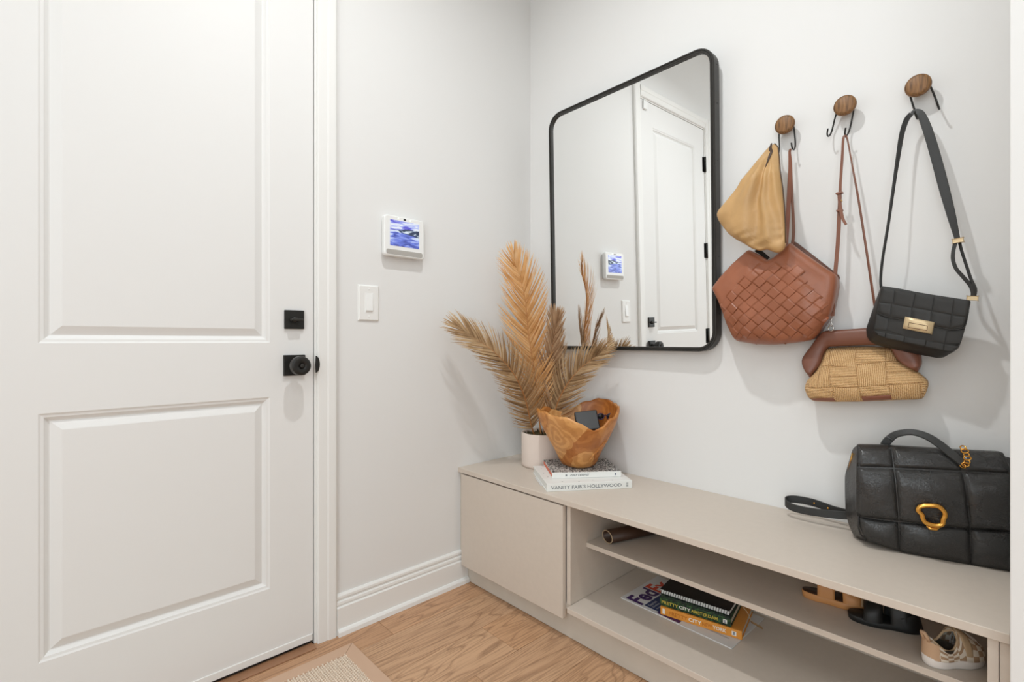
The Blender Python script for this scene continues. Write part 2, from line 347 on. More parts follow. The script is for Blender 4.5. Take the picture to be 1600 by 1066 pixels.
def ribbon(name, pts, widths, nrm, thick, mat, parent=None, label=None):
    """flat strap: pts world, widths per point, nrm one vector or a list (outward face)"""
    pts = [Vector(p) for p in pts]; N = len(pts); verts = []; faces = []
    for i, p in enumerate(pts):
        a = pts[max(i - 1, 0)]; b = pts[min(i + 1, N - 1)]; t = (b - a).normalized()
        nn = Vector(nrm[i]) if isinstance(nrm, list) else Vector(nrm)
        s = t.cross(nn).normalized(); nn = s.cross(t).normalized(); w_ = widths[i] if hasattr(widths, '__len__') else widths; h = w_ / 2
        for a_, b_ in ((-1, 0), (-.88, .5), (.88, .5), (1, 0), (.88, -.5), (-.88, -.5)): verts.append(p + s * (a_ * h) + nn * (b_ * thick))
    for i in range(N - 1):
        for k in range(6): faces.append((i * 6 + k, i * 6 + (k + 1) % 6, i * 6 + 6 + (k + 1) % 6, i * 6 + 6 + k))
    faces.append(tuple(range(6))[::-1]); faces.append(tuple((N - 1) * 6 + k for k in range(6)))
    return mk(name, verts, faces, mat, parent, False, label=label)
def lathe(name, prof, c, mat, parent=None, n=48, axis=(0, 0, 1), label=None, smooth=True):
    axis = Vector(axis).normalized(); a = axis.orthogonal().normalized(); b = axis.cross(a); c = Vector(c); verts = []; faces = []
    for r_, h in prof:
        for k in range(n):
            an = 2 * math.pi * k / n; verts.append(c + axis * h + (a * math.cos(an) + b * math.sin(an)) * r_)
    for i in range(len(prof) - 1):
        for k in range(n): faces.append((i * n + k, i * n + (k + 1) % n, i * n + n + (k + 1) % n, i * n + n + k))
    if prof[0][0] > 1e-6: faces.append(tuple(range(n))[::-1])
    if prof[-1][0] > 1e-6: faces.append(tuple((len(prof) - 1) * n + k for k in range(n)))
    return mk(name, verts, faces, mat, parent, smooth, label=label)
def text(s, height, width, o, U, W, mat, parent, name='lettering', ext=0.0003, shear=0.0, bold=0.018):
    """letters laid in plane (U right, W up) from o; scaled to width when given"""
    cu = bpy.data.curves.new('t', 'FONT'); cu.body = s; cu.size = 1; cu.shear = shear; cu.offset = bold; cu.resolution_u = 3
    ob = bpy.data.objects.new('t', cu); COL.objects.link(ob)
    dg = bpy.context.evaluated_depsgraph_get(); me = bpy.data.meshes.new_from_object(ob.evaluated_get(dg))
    va = np.array([v.co[:] for v in me.vertices]); fs = [list(p.vertices) for p in me.polygons]
    bpy.data.objects.remove(ob); bpy.data.curves.remove(cu); bpy.data.meshes.remove(me)
    mn, mx = va.min(0), va.max(0); capw = mx[0] - mn[0]
    sy = height / 0.70; sx = width / capw if width else sy
    o = Vector(o); U = Vector(U).normalized(); W = Vector(W).normalized(); Nn = U.cross(W)
    vs = [o + U * ((x - mn[0]) * sx) + W * (y * sy) + Nn * ext for x, y, z in va]
    return mk(name, vs, fs, mat, parent)

# ---- soft bodies: frames, pads, woven pieces
class Frame:
    def __init__(s, o, U, W):
        s.o = Vector(o); s.U = Vector(U).normalized(); s.W = Vector(W).normalized(); s.N = s.U.cross(s.W).normalized()
    def w(s, u, w_, v): return s.o + s.U * u + s.W * w_ + s.N * v
    def px(s, px, py, v=0.0):
        p = hit(px, py, s.o + s.N * v, s.N) - s.o; return (p.dot(s.U), p.dot(s.W))
WB = Frame((0, 0, 0), X, Zv)            # wall_back: N points into the room (-y)
def resample(pl, n, closed=True):
    P = np.array(pl, float); Q = np.vstack([P, P[:1]]) if closed else P
    seg = np.linalg.norm(np.diff(Q, axis=0), axis=1); cum = np.concatenate([[0], np.cumsum(seg)])
    ts = np.linspace(0, cum[-1], n, endpoint=not closed); return np.stack([np.interp(ts, cum, Q[:, i]) for i in range(Q.shape[1])], 1)
def smooth_closed(P, it=3):
    for _ in range(it): P = (np.roll(P, 1, 0) + 2 * P + np.roll(P, -1, 0)) / 4
    return P
def dist_poly(P, q):
    """distance of points q to closed polyline P"""
    A = P; B = np.roll(P, -1, 0); d = B - A; L = (d ** 2).sum(1) + 1e-12; q = np.atleast_2d(q)
    t = np.clip(((q[:, None] - A) * d).sum(2) / L, 0, 1); pr = A + t[..., None] * d
    return np.sqrt(((q[:, None] - pr) ** 2).sum(2).min(1))
def inside(P, q):
    q = np.atleast_2d(q); x, y = q[:, 0], q[:, 1]; c = np.zeros(len(q), bool)
    for (x1, y1), (x2, y2) in zip(P, np.roll(P, -1, 0)):
        cond = ((y1 > y) != (y2 > y)); xx = (x2 - x1) * (y - y1) / (y2 - y1 + 1e-15) + x1; c ^= cond & (x < xx)
    return c
def dome(vm, T, r):
    return lambda q, d: vm + T * np.sqrt(np.clip(1 - (1 - np.clip(d / r, 0, 1)) ** 2, 0, 1))
def pad(name, fr, outline, vback, front, mat, parent, n=150, cen=None, sm=2, back_inset=0.97, label=None):
    P = smooth_closed(resample(outline, n), sm); c = np.array(cen) if cen is not None else P.mean(0)
    fs = [1, .99, .975, .95, .915, .87, .81, .74, .66, .57, .47, .36, .24, .12]
    verts = []; faces = []
    for f in fs:
        q = c + (P - c) * f; v = front(q, dist_poly(P, q)); verts += [fr.w(a[0], a[1], b) for a, b in zip(q, v)]
    ci = len(verts); verts.append(fr.w(c[0], c[1], float(front(c[None], dist_poly(P, c))[0])))
    for i in range(len(fs) - 1):
        for k in range(n): faces.append((i * n + k, i * n + (k + 1) % n, i * n + n + (k + 1) % n, i * n + n + k))
    b = (len(fs) - 1) * n
    for k in range(n): faces.append((b + k, b + (k + 1) % n, ci))
    s = len(verts); q = c + (P - c) * back_inset; verts += [fr.w(a[0], a[1], vback) for a in q]
    for k in range(n): faces.append((k, s + k, s + (k + 1) % n, (k + 1) % n))
    bc = len(verts); verts.append(fr.w(c[0], c[1], vback))
    for k in range(n): faces.append((s + (k + 1) % n, s + k, bc))
    o = mk(name, verts, faces, mat, parent, True, label=label)
    return P, (lambda q: front(np.atleast_2d(q), dist_poly(P, q)))
def bilin(c, s, t): # c = TL,TR,BR,BL
    a, b, d, e = [np.array(x) for x in c]; return (a * (1 - s) + b * s) * (1 - t) + (e * (1 - s) + d * s) * t
def patch(name, fr, corners, surf, rise, mat, parent, nu=8, nv=8, edge=0.003, base=0.0002, label=None, bulge=0.0, gap=0.0):
    """a raised piece following a surface: four (u,w) corners TL,TR,BR,BL"""
    c = [np.array(x, float) for x in corners]
    if gap:
        m = sum(c) / 4; c = [p + (m - p) / np.linalg.norm(m - p) * gap for p in c]
    L1 = max(np.linalg.norm(c[1] - c[0]), 1e-4); L2 = max(np.linalg.norm(c[3] - c[0]), 1e-4)
    e1 = min(edge / L1, .4); e2 = min(edge / L2, .4)
    S = [0, 0] + list(np.linspace(e1, 1 - e1, nu)) + [1, 1]; T = [0, 0] + list(np.linspace(e2, 1 - e2, nv)) + [1, 1]
    q = np.array([bilin(c, s, t) for t in T for s in S]); v = surf(q); verts = []
    i = 0
    for b, t in enumerate(T):
        for a, s in enumerate(S):
            if a in (0, len(S) - 1) or b in (0, len(T) - 1): h = -base * 4
            elif a in (1, len(S) - 2) or b in (1, len(T) - 2): h = rise * 0.45
            else: h = rise + bulge * math.sin(math.pi * s) * math.sin(math.pi * t)
            verts.append(fr.w(q[i][0], q[i][1], float(v[i]) + base + h)); i += 1
    ns = len(S); faces = [(j * ns + k, (j + 1) * ns + k, (j + 1) * ns + k + 1, j * ns + k + 1) for j in range(len(T) - 1) for k in range(ns - 1)]
    return mk(name, verts, faces, mat, parent, True, label=label)
def strap(name, fr, pts, thick, mat, parent, n=40, label=None, nrm=None):
    """pts (px, py, v, width_m[, twist deg]) of a strap hanging in a frame"""
    P = []
    for p in pts:
        u, w_ = fr.px(p[0], p[1], p[2]); P.append((u, w_, p[2], p[3], p[4] if len(p) > 4 else 0))
    Q = catmull(P, n)
    W3 = [fr.w(a[0], a[1], a[2]) for a in Q]; nn = []
    for i, a in enumerate(Q):
        t = (W3[min(i + 1, n - 1)] - W3[max(i - 1, 0)]).normalized(); nn.append(tuple(Matrix.Rotation(R(a[4]), 3, t) @ fr.N))
    return ribbon(name, W3, [a[3] for a in Q], nn, thick, mat, parent, label)
#SPLIT
# ================================================================== THE SETTING
def S(o): o['kind'] = 'structure'; return o
RX, RY, CH = 3.4, -3.4, 2.75
# floor: dark slab with oak planks running along the door wall
fl = S(box('floor', (-0.12, RX, RY, 0.0, -0.06, -0.008), M['dark'], bevel=0))
PW = 0.166; x0 = 0.46 - 3 * PW
plank_cache = {}
row = 0; xa = x0
while xa < RX:
    a = max(xa, 0.0); b = min(xa + PW, RX)
    cuts = [0.0]; y = -random.uniform(0.5, 1.3)
    if row == 3: y = -0.693
    while y > RY + 0.3: cuts.append(y); y -= random.uniform(0.9, 1.5)
    cuts.append(RY)
    for c0, c1 in zip(cuts, cuts[1:]):
        o = box('plank', (a + 0.0005, b - 0.0005, c1 + 0.0005, c0 - 0.0005, -0.012, 0.0), M['plank'], fl, bevel=0.0009)
        # own origin so that the grain differs board by board
        m = Vector((a, c1, 0)) - wloc(o); o.data.transform(Matrix.Translation(-m)); o.location = o.location + m
    xa += PW; row += 1
S(box('ceiling', (-0.12, RX + 0.1, RY - 0.1, 0.1, CH, CH + 0.08), M['ceil'], bevel=0))
DY0, DY1, DTOP = -0.966, -1.704, 2.262          # door slab edges and top
# wall_left with its door opening
bm = bmesh.new()
add_obox(bm, (0, 0, 0), X, Y, Zv, (-0.12, 0, DY0 + 0.012, 0.1, 0, CH))
add_obox(bm, (0, 0, 0), X, Y, Zv, (-0.12, 0, RY, DY1 - 0.012, 0, CH))
add_obox(bm, (0, 0, 0), X, Y, Zv, (-0.12, 0, DY1 - 0.012, DY0 + 0.012, DTOP + 0.012, CH))
S(bm_out('wall_left', bm, M['wall']))
S(box('wall_back', (0, RX, 0, 0.1, 0, CH), M['wall'], bevel=0))
S(box('wall_right', (1.5135, 1.64, -0.47, 0.0, 0, CH), M['wall'], bevel=0.002))
S(box('wall_hall', (RX, RX + 0.1, RY, 0.1, 0, CH), M['wall'], bevel=0))
S(box('wall_front', (-0.12, RX, RY - 0.1, RY, 0, CH), M['wall'], bevel=0))
S(box('wall_outside', (-0.5, -0.4, -2.2, -0.5, 0, CH), M['dark'], bevel=0))
def profile(name, prof, a, b, along, mat, parent=None):
    """prof = (x, t) pairs; along 'y': t is z, runs y a..b ; along 'z': t is y, runs z a..b ; 'h': t is z, runs y"""
    vs = []; n = len(prof)
    for q in (a, b):
        for x, t in prof: vs.append((x, q, t) if along == 'y' else (x, t, q))
    fs = [(i, (i + 1) % n, n + (i + 1) % n, n + i) for i in range(n)] + [tuple(range(n))[::-1], tuple(range(n, 2 * n))]
    return mk(name, vs, fs, mat, parent)
bb = [(0, 0), (0, .127), (.004, .127), (.009, .121), (.0095, .114), (.006, .110), (.006, .106), (.011, .103), (.012, .096), (.009, .092), (.009, .089), (.015, .086), (.015, .020), (.021, .0185), (.0255, .013), (.027, 0)]
S(profile('baseboard_left', bb, -0.894, -0.367, 'y', M['trim']))
S(profile('baseboard_left', bb, RY, DY1 - 0.073, 'y', M['trim']))
def casing(y_in, y_out):
    s = 1 if y_out > y_in else -1; L = [0, .004, .012, .030, .034, .052, .056, .0625]; D = [.009, .013, .0135, .0135, .0165, .0175, .0175, .012]
    return [(0, y_in)] + [(d, y_in + s * l) for l, d in zip(L, D)] + [(0, y_out)]
S(profile('trim_1', casing(DY0 + 0.0095, DY0 + 0.072), 0, DTOP + 0.072, 'z', M['trim']))
S(profile('trim_2', casing(DY1 - 0.0095, DY1 - 0.072), 0, DTOP + 0.072, 'z', M['trim']))
S(profile('trim_3', [(x, t) for x, t in casing(DTOP + 0.0095, DTOP + 0.072)], DY1 - 0.0095, DY0 + 0.0095, 'y', M['trim']))
bm = bmesh.new()   # jamb lining
for r in ((-0.12, 0.003, DY0 + .003, DY0 + .012, 0, DTOP + .003), (-0.12, 0.003, DY1 - .012, DY1 - .003, 0, DTOP + .003), (-0.12, 0.003, DY1 - .012, DY0 + .012, DTOP + .003, DTOP + .012),
          (-0.09, -0.047, DY0 - .008, DY0 + .003, 0, DTOP + .003)): add_obox(bm, (0, 0, 0), X, Y, Zv, r, .0006)
S(bm_out('trim_4', bm, M['trim']))
th = S(box('threshold_1', (-0.11, 0.033, DY1 + 0.004, DY0 - 0.002, 0.0002, 0.004), M['thresh'], bevel=0.0012))
# ---- the door
dr = S(empty('door_1', (0, (DY0 + DY1) / 2, 0.0), 'white two-panel interior door with black square hardware', None, kind='structure'))
ZB = 0.032
P1 = (-1.582, -1.092, 0.935, 2.13); P2 = (-1.582, -1.092, 0.215, 0.776)
bm = bmesh.new()
for r in ((P1[1], DY0, ZB, DTOP), (DY1, P1[0], ZB, DTOP), (P1[0], P1[1], ZB, P2[2]), (P1[0], P1[1], P2[3], P1[2]), (P1[0], P1[1], P1[3], DTOP)):
    add_obox(bm, (0, 0, 0), X, Y, Zv, (-0.042, 0.0, r[0], r[1], r[2], r[3]), 0)
bm_out('door_slab', bm, M['door'], dr)
def door_panel(p):
    ins = [0, .004, .0095, .0105, .0165, .019, .039, .041]; dep = [0.0, -.0025, -.0035, -.0055, -.0105, -.0115, -.0025, -.002]
    vs = []; 
    for i, d in zip(ins, dep):
        vs += [(d, p[0] + i, p[2] + i), (d, p[1] - i, p[2] + i), (d, p[1] - i, p[3] - i), (d, p[0] + i, p[3] - i)]
    fs = [(4 * a + k, 4 * a + (k + 1) % 4, 4 * a + 4 + (k + 1) % 4, 4 * a + 4 + k) for a in range(len(ins) - 1) for k in range(4)]
    e = 4 * (len(ins) - 1); fs.append((e, e + 1, e + 2, e + 3))
    mk('door_panel', vs, fs, M['door'], dr)
door_panel(P1); door_panel(P2)
box('door_sweep', (-0.038, 0.003, DY1 + .002, DY0 - .002, 0.014, 0.034), M['trim'], dr, 0.001)
box('sweep_seal', (-0.034, -0.004, DY1 + .002, DY0 - .002, 0.0045, 0.0145), M['black_rubber'], dr, 0.001)
# deadbolt
db = box('deadbolt', (0, 0.008, -1.0525, -0.9955, 0.9765, 1.0325), M['black_hw'], dr, 0.0012, 'black square deadbolt plate')
lathe('turn_hub', [(.009, .008), (.009, .013), (.0075, .015), (0, .015)], (0, -1.024, 1.0035), M['black_hw'], db, 24, (1, 0, 0))
box('thumb_turn', (0.012, 0.030, -1.041, -1.006, 1.000, 1.0072), M['black_metal'], db, 0.0022)
kn = box('door_knob', (0, 0.009, -1.0555, -0.9925, 0.836, 0.898), M['black_hw'], dr, 0.0014, 'black round door knob on a square rose')
kc = (0, -1.0235, 0.867)
lathe('neck', [(.015, .009), (.0115, .016), (.0105, .034), (.012, .037)], kc, M['black_hw'], kn, 28, (1, 0, 0))
lathe('knob', [(.012, .036), (.0262, .038), (.0278, .041), (.0278, .060), (.0265, .0635), (.025, .065), (.009, .065), (.0085, .064), (0, .064)], kc, M['black_hw'], kn, 48, (1, 0, 0))
lathe('lock_button', [(.006, .064), (.006, .068), (.0045, .069), (0, .069)], kc, M['black_metal'], kn, 16, (1, 0, 0))
# strike plate lip curling round the jamb
vs = []; fs = []
for i in range(13):
    a = math.pi * i / 12; yy = DY0 + 0.003 + 0.0125 * math.sin(a); zz = 0.868 + 0.026 * math.cos(a)
    vs += [(0.0132, yy, zz), (0.0150, yy, zz)]
vs += [(0.0132, DY0 + .002, 0.868), (0.0150, DY0 + .002, 0.868)]
for i in range(12): fs += [(2 * i, 2 * i + 2, 2 * i + 3, 2 * i + 1), (2 * i + 1, 2 * i + 3, 27), (2 * i, 26, 2 * i + 2)]
mk('strike_plate', vs, fs, M['black_hw'], dr)
for i, z in enumerate((2.035, 1.468, 0.902, 0.34)):
    hg = tube('hinge', [(0.008, DY1 - .002, z - .049), (0.008, DY1 - .002, z + .049)], 0.0075, M['black_hw'], dr, 12)
    box('hinge_leaf', (0.0004, 0.0020, DY1 - 0.002, DY1 + 0.020, z - .048, z + .048), M['black_hw'], hg, 0.0004)
box('contact_sensor', (0, 0.012, DY0 - 0.062, DY0 - 0.024, DTOP - 0.052, DTOP - 0.004), M['white_plastic'], dr, 0.003)
for z0_, z1_ in ((1.0, 1.03),): box('latch_face', (-0.03, -0.01, DY0 - 0.001, DY0 + 0.0025, z0_ - .02, z1_ - .01), M['black_hw'], dr, 0.0003)

# ================================================================== WALL_LEFT: display and switch
c = Vector((0, -0.6425, 1.232))
t = empty('wall_tablet', c, 'white wall-mounted smart display showing a blue lake picture, above the light switch', 'display')
def rrect(y0, y1, z0, z1, r, n=6):
    out = []
    for (cy, cz, a0) in ((y1 - r, z1 - r, 0), (y0 + r, z1 - r, 90), (y0 + r, z0 + r, 180), (y1 - r, z0 + r, 270)):
        for k in range(n + 1): a = R(a0 + 90 * k / n); out.append((cy + r * math.cos(a), cz + r * math.sin(a)))
    return out
def slabx(name, layers, mat, parent, label=None):
    """layers [(x, y0,y1,z0,z1,r)] lofted along x"""
    vs = []; n = 28
    for x, *q in layers: vs += [(x, a, b) for a, b in rrect(*q)]
    fs = [(i * n + k, i * n + (k + 1) % n, (i + 1) * n + (k + 1) % n, (i + 1) * n + k) for i in range(len(layers) - 1) for k in range(n)]
    fs += [tuple(range(n))[::-1], tuple((len(layers) - 1) * n + k for k in range(n))]
    return mk(name, vs, fs, mat, parent, label=label)
y0, y1, z0, z1 = -0.736, -0.577, 1.232, 1.371
bd = slabx('body', [(0, y0 + .006, y1 - .006, z0 + .006, z1 - .006, .01), (.012, y0, y1, z0, z1, .011), (.024, y0, y1, z0, z1, .011), (.0275, y0 + .003, y1 - .003, z0 + .003, z1 - .003, .009)], M['white_plastic'], t)
y0, y1, z0, z1 = y0 + .0215, y1 - .0215, z0 + .036, z1 - .0145
mk('screen', [(.0281, y0, z0), (.0281, y1, z0), (.0281, y1, z1), (.0281, y0, z1)], [(0, 1, 2, 3)], M['screen'], t, uv=[(0, 0), (1, 0), (1, 1), (0, 1)])
slabx('speaker_grille', [(.0268, -.7285, -.5845, 1.2375, 1.2545, .006), (.0282, -.7285, -.5845, 1.2375, 1.2545, .006)], M['grille'], t)
box('camera', (.0265, .0285, -.6615, -.6525, 1.3600, 1.3668), M['black_cover'], t, .0008)
for yy in (-.682, -.634): box('indicator_light', (.0265, .0282, yy - .002, yy + .002, 1.3615, 1.3655), M['glow_led'], t, .0008)
t = empty('light_switch', (0, -0.781, 1.008), 'white rocker light switch plate beside the door casing', 'switch')
slabx('plate', [(0, -.8185, -.7435, 1.008, 1.127, .002), (.003, -.8185, -.7435, 1.008, 1.127, .002), (.006, -.8145, -.7475, 1.012, 1.123, .002)], M['trim'], t)
box('rocker_frame', (.0055, .0066, -.7965, -.7655, 1.034, 1.101), M['white_plastic'], t, .0004)
mk('rocker', [(.0066, -.793, 1.037), (.0066, -.769, 1.037), (.0072, -.769, 1.067), (.0072, -.793, 1.067), (.0112, -.793, 1.042), (.0112, -.769, 1.042), (.0066, -.793, 1.098), (.0066, -.769, 1.098)],
   [(0, 1, 5, 4), (4, 5, 7, 6), (0, 4, 6), (1, 7, 5)], M['white_plastic'], t)
for z in (1.022, 1.113): lathe('screw', [(.0028, .006), (.0028, .0066), (.002, .0072), (0, .0072)], (0, -.781, z), M['white_plastic'], t, 12, (1, 0, 0))

# ================================================================== MIRROR leaning a little off wall_back
t = empty('wall_mirror', (0.508, -0.001, 0.9065), 'large rectangular mirror with rounded corners and thin black metal frame', 'mirror')
MWd, MHt, MD, MRr = 0.700, 0.965, 0.034, 0.062
def rr_path(w_, h_, r, n=9): # centred in x, z from 0
    out = []
    for cx, cz, a0 in ((w_ / 2 - r, h_ - r, 0), (-w_ / 2 + r, h_ - r, 90), (-w_ / 2 + r, r, 180), (w_ / 2 - r, r, 270)):
        for k in range(n + 1): a = R(a0 + 90 * k / n); out.append((cx + r * math.cos(a), cz + r * math.sin(a), math.cos(a), math.sin(a)))
    return out
path = rr_path(MWd, MHt, MRr)
prof = [(0, 0), (0, -MD + .0015), (-.0012, -MD), (-.0055, -MD), (-.0062, -MD + .0016), (-.0078, -MD + .0016), (-.0085, -MD), (-.0135, -MD), (-.0145, -MD + .001), (-.0145, -MD + .010), (-.0125, 0)]
vs = []; fs = []; n = len(prof)
for x, z, cx, cz in path:
    for d, y in prof: vs.append((x + cx * d, y, z + cz * d))
N = len(path)
for i in range(N):
    for k in range(n): fs.append((i * n + k, i * n + (k + 1) % n, ((i + 1) % N) * n + (k + 1) % n, ((i + 1) % N) * n + k))
def child_local(name, vs, fs, mat, par, smooth=False):
    me = bpy.data.meshes.new(name); me.from_pydata([tuple(v) for v in vs], [], [list(f) for f in fs]); me.validate(); me.materials.append(mat)
    if smooth: me.polygons.foreach_set('use_smooth', [True] * len(me.polygons))
    o = bpy.data.objects.new(name, me); COL.objects.link(o); o.parent = par; return o
fro = child_local('frame', vs, fs, M['black_metal'], t)
gp = [(x - cx * .0135, z - cz * .0135) for x, z, cx, cz in path]
vs = [(x, -MD + .0075, z) for x, z in gp] + [(x, -0.004, z) for x, z in gp]
fs = [tuple(range(N))[::-1], tuple(range(N, 2 * N))] + [(i, (i + 1) % N, N + (i + 1) % N, N + i) for i in range(N)]
child_local('glass', vs, fs, M['mirror'], t)
for z in (.12, .30, .60, .78, .90):
    vs = []; 
    for k in range(8): a = k * math.pi / 4; vs.append((MWd / 2 + .0006, -.016 + .0022 * math.cos(a), z + .0022 * math.sin(a)))
    child_local('screw', vs + [(MWd / 2 + .001, -.016, z)], [(k, (k + 1) % 8, 8) for k in range(8)] + [tuple(range(8))[::-1]], M['dark'], t)
t.rotation_euler = (R(1.26), 0, R(-0.69)); t.location.y = -0.0055

# ================================================================== BENCH
t = empty('storage_bench', (0.756, -0.2, 0), 'long low greige storage bench with a closed cabinet at its left end and open shelving', 'bench')
BT = 0.449; g = M['bench']
box('bench_top', (0.0, 1.512, -0.404, -0.0005, BT - 0.0175, BT), g, t, .0012)
box('side_panel', (0.003, 0.019, -0.382, -0.002, 0.1, BT - .018), g, t)
box('filler_strip', (0.0005, 0.0165, -0.392, -0.384, 0.1, BT - .018), M['plinth'], t, .0005)
box('divider', (0.5335, 0.5495, -0.386, -0.010, 0.118, BT - .018), g, t)
box('side_panel', (1.4845, 1.4985, -0.399, -0.002, 0.118, BT - .018), g, t)
box('filler_strip', (1.4992, 1.5125, -0.397, -0.30, 0.0, BT - .018), g, t, .0006)
box('back_panel', (0.003, 1.498, -0.010, -0.003, 0.1, BT - .018), g, t, 0)
box('cabinet_floor', (0.019, 0.5495, -0.384, -0.01, 0.1, 0.1175), g, t)
box('deck', (0.5500, 1.4842, -0.404, -0.0105, 0.102, 0.118), g, t)
box('shelf', (0.5500, 1.4840, -0.3075, -0.0105, 0.2775, 0.292), g, t)
box('cabinet_door', (0.0175, 0.5315, -0.402, -0.386, 0.0745, BT - .0225), g, t, .0018)
box('plinth', (0.002, 1.4985, -0.3655, -0.350, 0.0015, 0.1015), M['plinth'], t, .0006)

# ================================================================== RUG
rx0, ry1 = 0.088, -0.880; rx1, ry0 = 0.75, -1.95
t = empty('doormat', ((rx0 + rx1) / 2, (ry0 + ry1) / 2, 0.0003), 'cream woven doormat with tan cloth border before the white door', 'rug')
bw = 0.0425
def mitre(p, h=.0075):
    vs = [(x, y, .0006) for x, y in p] + [(x, y, h) for x, y in p]; n = len(p)
    bm = bmesh.new(); bv = [bm.verts.new(v) for v in vs]
    bm.faces.new(bv[:n][::-1]); bm.faces.new(bv[n:])
    for i in range(n): bm.faces.new((bv[i], bv[(i + 1) % n], bv[n + (i + 1) % n], bv[n + i]))
    bmesh.ops.recalc_face_normals(bm, faces=bm.faces); bmesh.ops.bevel(bm, geom=bm.edges[:], offset=.001, segments=2, affect='EDGES')
    bm_out('border', bm, M['rug_border'], t)
e = .0004
mitre([(rx0, ry1 - e), (rx0 + bw, ry1 - bw - e), (rx0 + bw, ry0 + bw), (rx0, ry0)])
mitre([(rx0 + e, ry1), (rx1 - e, ry1), (rx1 - bw, ry1 - bw), (rx0 + bw + e, ry1 - bw)])
mitre([(rx1, ry1), (rx1, ry0), (rx1 - bw, ry0 + bw), (rx1 - bw, ry1 - bw)])
mitre([(rx0, ry0), (rx1, ry0), (rx1 - bw, ry0 + bw), (rx0 + bw, ry0 + bw)])
box('backing', (rx0 + bw, rx1 - bw, ry0 + bw, ry1 - bw, .001, .0035), M['rug_border'], t, 0)
vs = []; fs = []; px_ = 0.0088; py_ = 0.0068; j = 0; yy = ry1 - bw + .001
while yy > ry0 + bw:
    xx = rx0 + bw - .001 + (px_ / 2 if j % 2 else 0); i = 0
    while xx < rx1 - bw:
        b_ = len(vs); a = .0042 + random.uniform(-.0004, .0004); c_ = .0040; h = .0082 + random.uniform(-.0006, .0008); dx = .0012 * (1 if j % 2 else -1)
        vs += [(xx - a, yy, .003), (xx, yy - c_, .003), (xx + a, yy, .003), (xx, yy + c_, .003), (xx - a * .6 + dx, yy - c_ * .55, h - .0012), (xx + a * .6 + dx, yy - c_ * .55, h - .0008), (xx + a * .6 + dx, yy + c_ * .55, h - .0012), (xx - a * .6 + dx, yy + c_ * .55, h - .0010), (xx + dx, yy, h)]
        fs += [(b_, b_ + 1, b_ + 4), (b_ + 1, b_ + 5, b_ + 4), (b_ + 1, b_ + 2, b_ + 5), (b_ + 2, b_ + 6, b_ + 5), (b_ + 2, b_ + 3, b_ + 6), (b_ + 3, b_ + 7, b_ + 6), (b_ + 3, b_, b_ + 7), (b_, b_ + 4, b_ + 7),
               (b_ + 4, b_ + 5, b_ + 8), (b_ + 5, b_ + 6, b_ + 8), (b_ + 6, b_ + 7, b_ + 8), (b_ + 7, b_ + 4, b_ + 8)]
        xx += px_
    yy -= py_; j += 1
mk('weave', vs, fs, M['rug_weave'], t, True)['kind'] = 'stuff'

# ================================================================== HOOKS
HK = [((1.049, 1.5605), 0, 'left wall hook with round walnut disc, the one holding the tan pouch'),
      ((1.1955, 1.5650), 15, 'middle wall hook with round walnut disc, its left prong empty'),
      ((1.3465, 1.5615), -14, 'right wall hook with round walnut disc, holding the black crossbody strap')]
for (hx, hz), rot, lab in HK:
    t = empty('wall_hook', (hx, -0.0005, hz), lab, 'hook', 'walnut disc hooks on the wall')
    lathe('disc', [(.012, .001), (.0125, .020), (.0235, .024), (.0262, .029), (.0262, .034), (.0245, .0385), (.018, .0405), (0, .041)], (hx, 0, hz), M['walnut'], t, 44, (0, -1, 0))
    cr, sr = math.cos(R(rot)), math.sin(R(rot))
    def hp(u, v, w_): return (hx + u * cr + w_ * sr, -v, hz - u * sr + w_ * cr)
    for s in (-1, 1):
        pts = catmull([hp(s * .006, .018, .004), hp(s * .018, .018, -.004), hp(s * .0205, .016, -.025), hp(s * .021, .011, -.050), hp(s * .021, .013, -.066), hp(s * .021, .024, -.0755), hp(s * .021, .038, -.0735), hp(s * .021, .045, -.061)], 26)
        tube('prong', pts, .0021, M['black_hw'], t, 8)
# ================================================================== BAGS ON THE HOOKS
def zpx(ox, oy, k): return lambda p: (ox + p[0] / k, oy + p[1] / k)
# ---- woven brown leather bag
V0 = 0.008; VM = 0.066
t = empty('woven_bag', (1.03, -0.05, 0.905), 'brown bag of diagonally woven leather strips hanging beside the mirror', 'handbag')
z = zpx(1100, 360, 5.61)
out = [(50, 505), (120, 410), (230, 290), (375, 160), (420, 185), (480, 215), (548, 262), (600, 228), (660, 170), (740, 98), (850, 185), (1000, 290), (1145, 385), (1150, 470), (1125, 620), (1095, 740), (1030, 830), (985, 905), (930, 962), (800, 985), (600, 1005), (430, 1000), (270, 972), (235, 935), (185, 830), (150, 730), (105, 610)]
OUT = [WB.px(*z(p), VM + .018) for p in out]
dm = dome(VM, .050, .085)
def brown_front(q, d):
    lo = np.clip((1.10 - q[:, 1]) / .16, 0, 1)      # fuller towards the bottom
    return dm(q, d) + .006 * lo * np.sin(q[:, 0] * 38 + q[:, 1] * 21) * np.clip(d / .03, 0, 1) - .018 * (1 - lo) * np.clip(d / .03, 0, 1)
CB = WB.px(*z((560, 640)), VM + .018)
PO, surfB = pad('body', WB, OUT, V0 + .010, brown_front, M['brown'], t, n=180, cen=CB, sm=1)
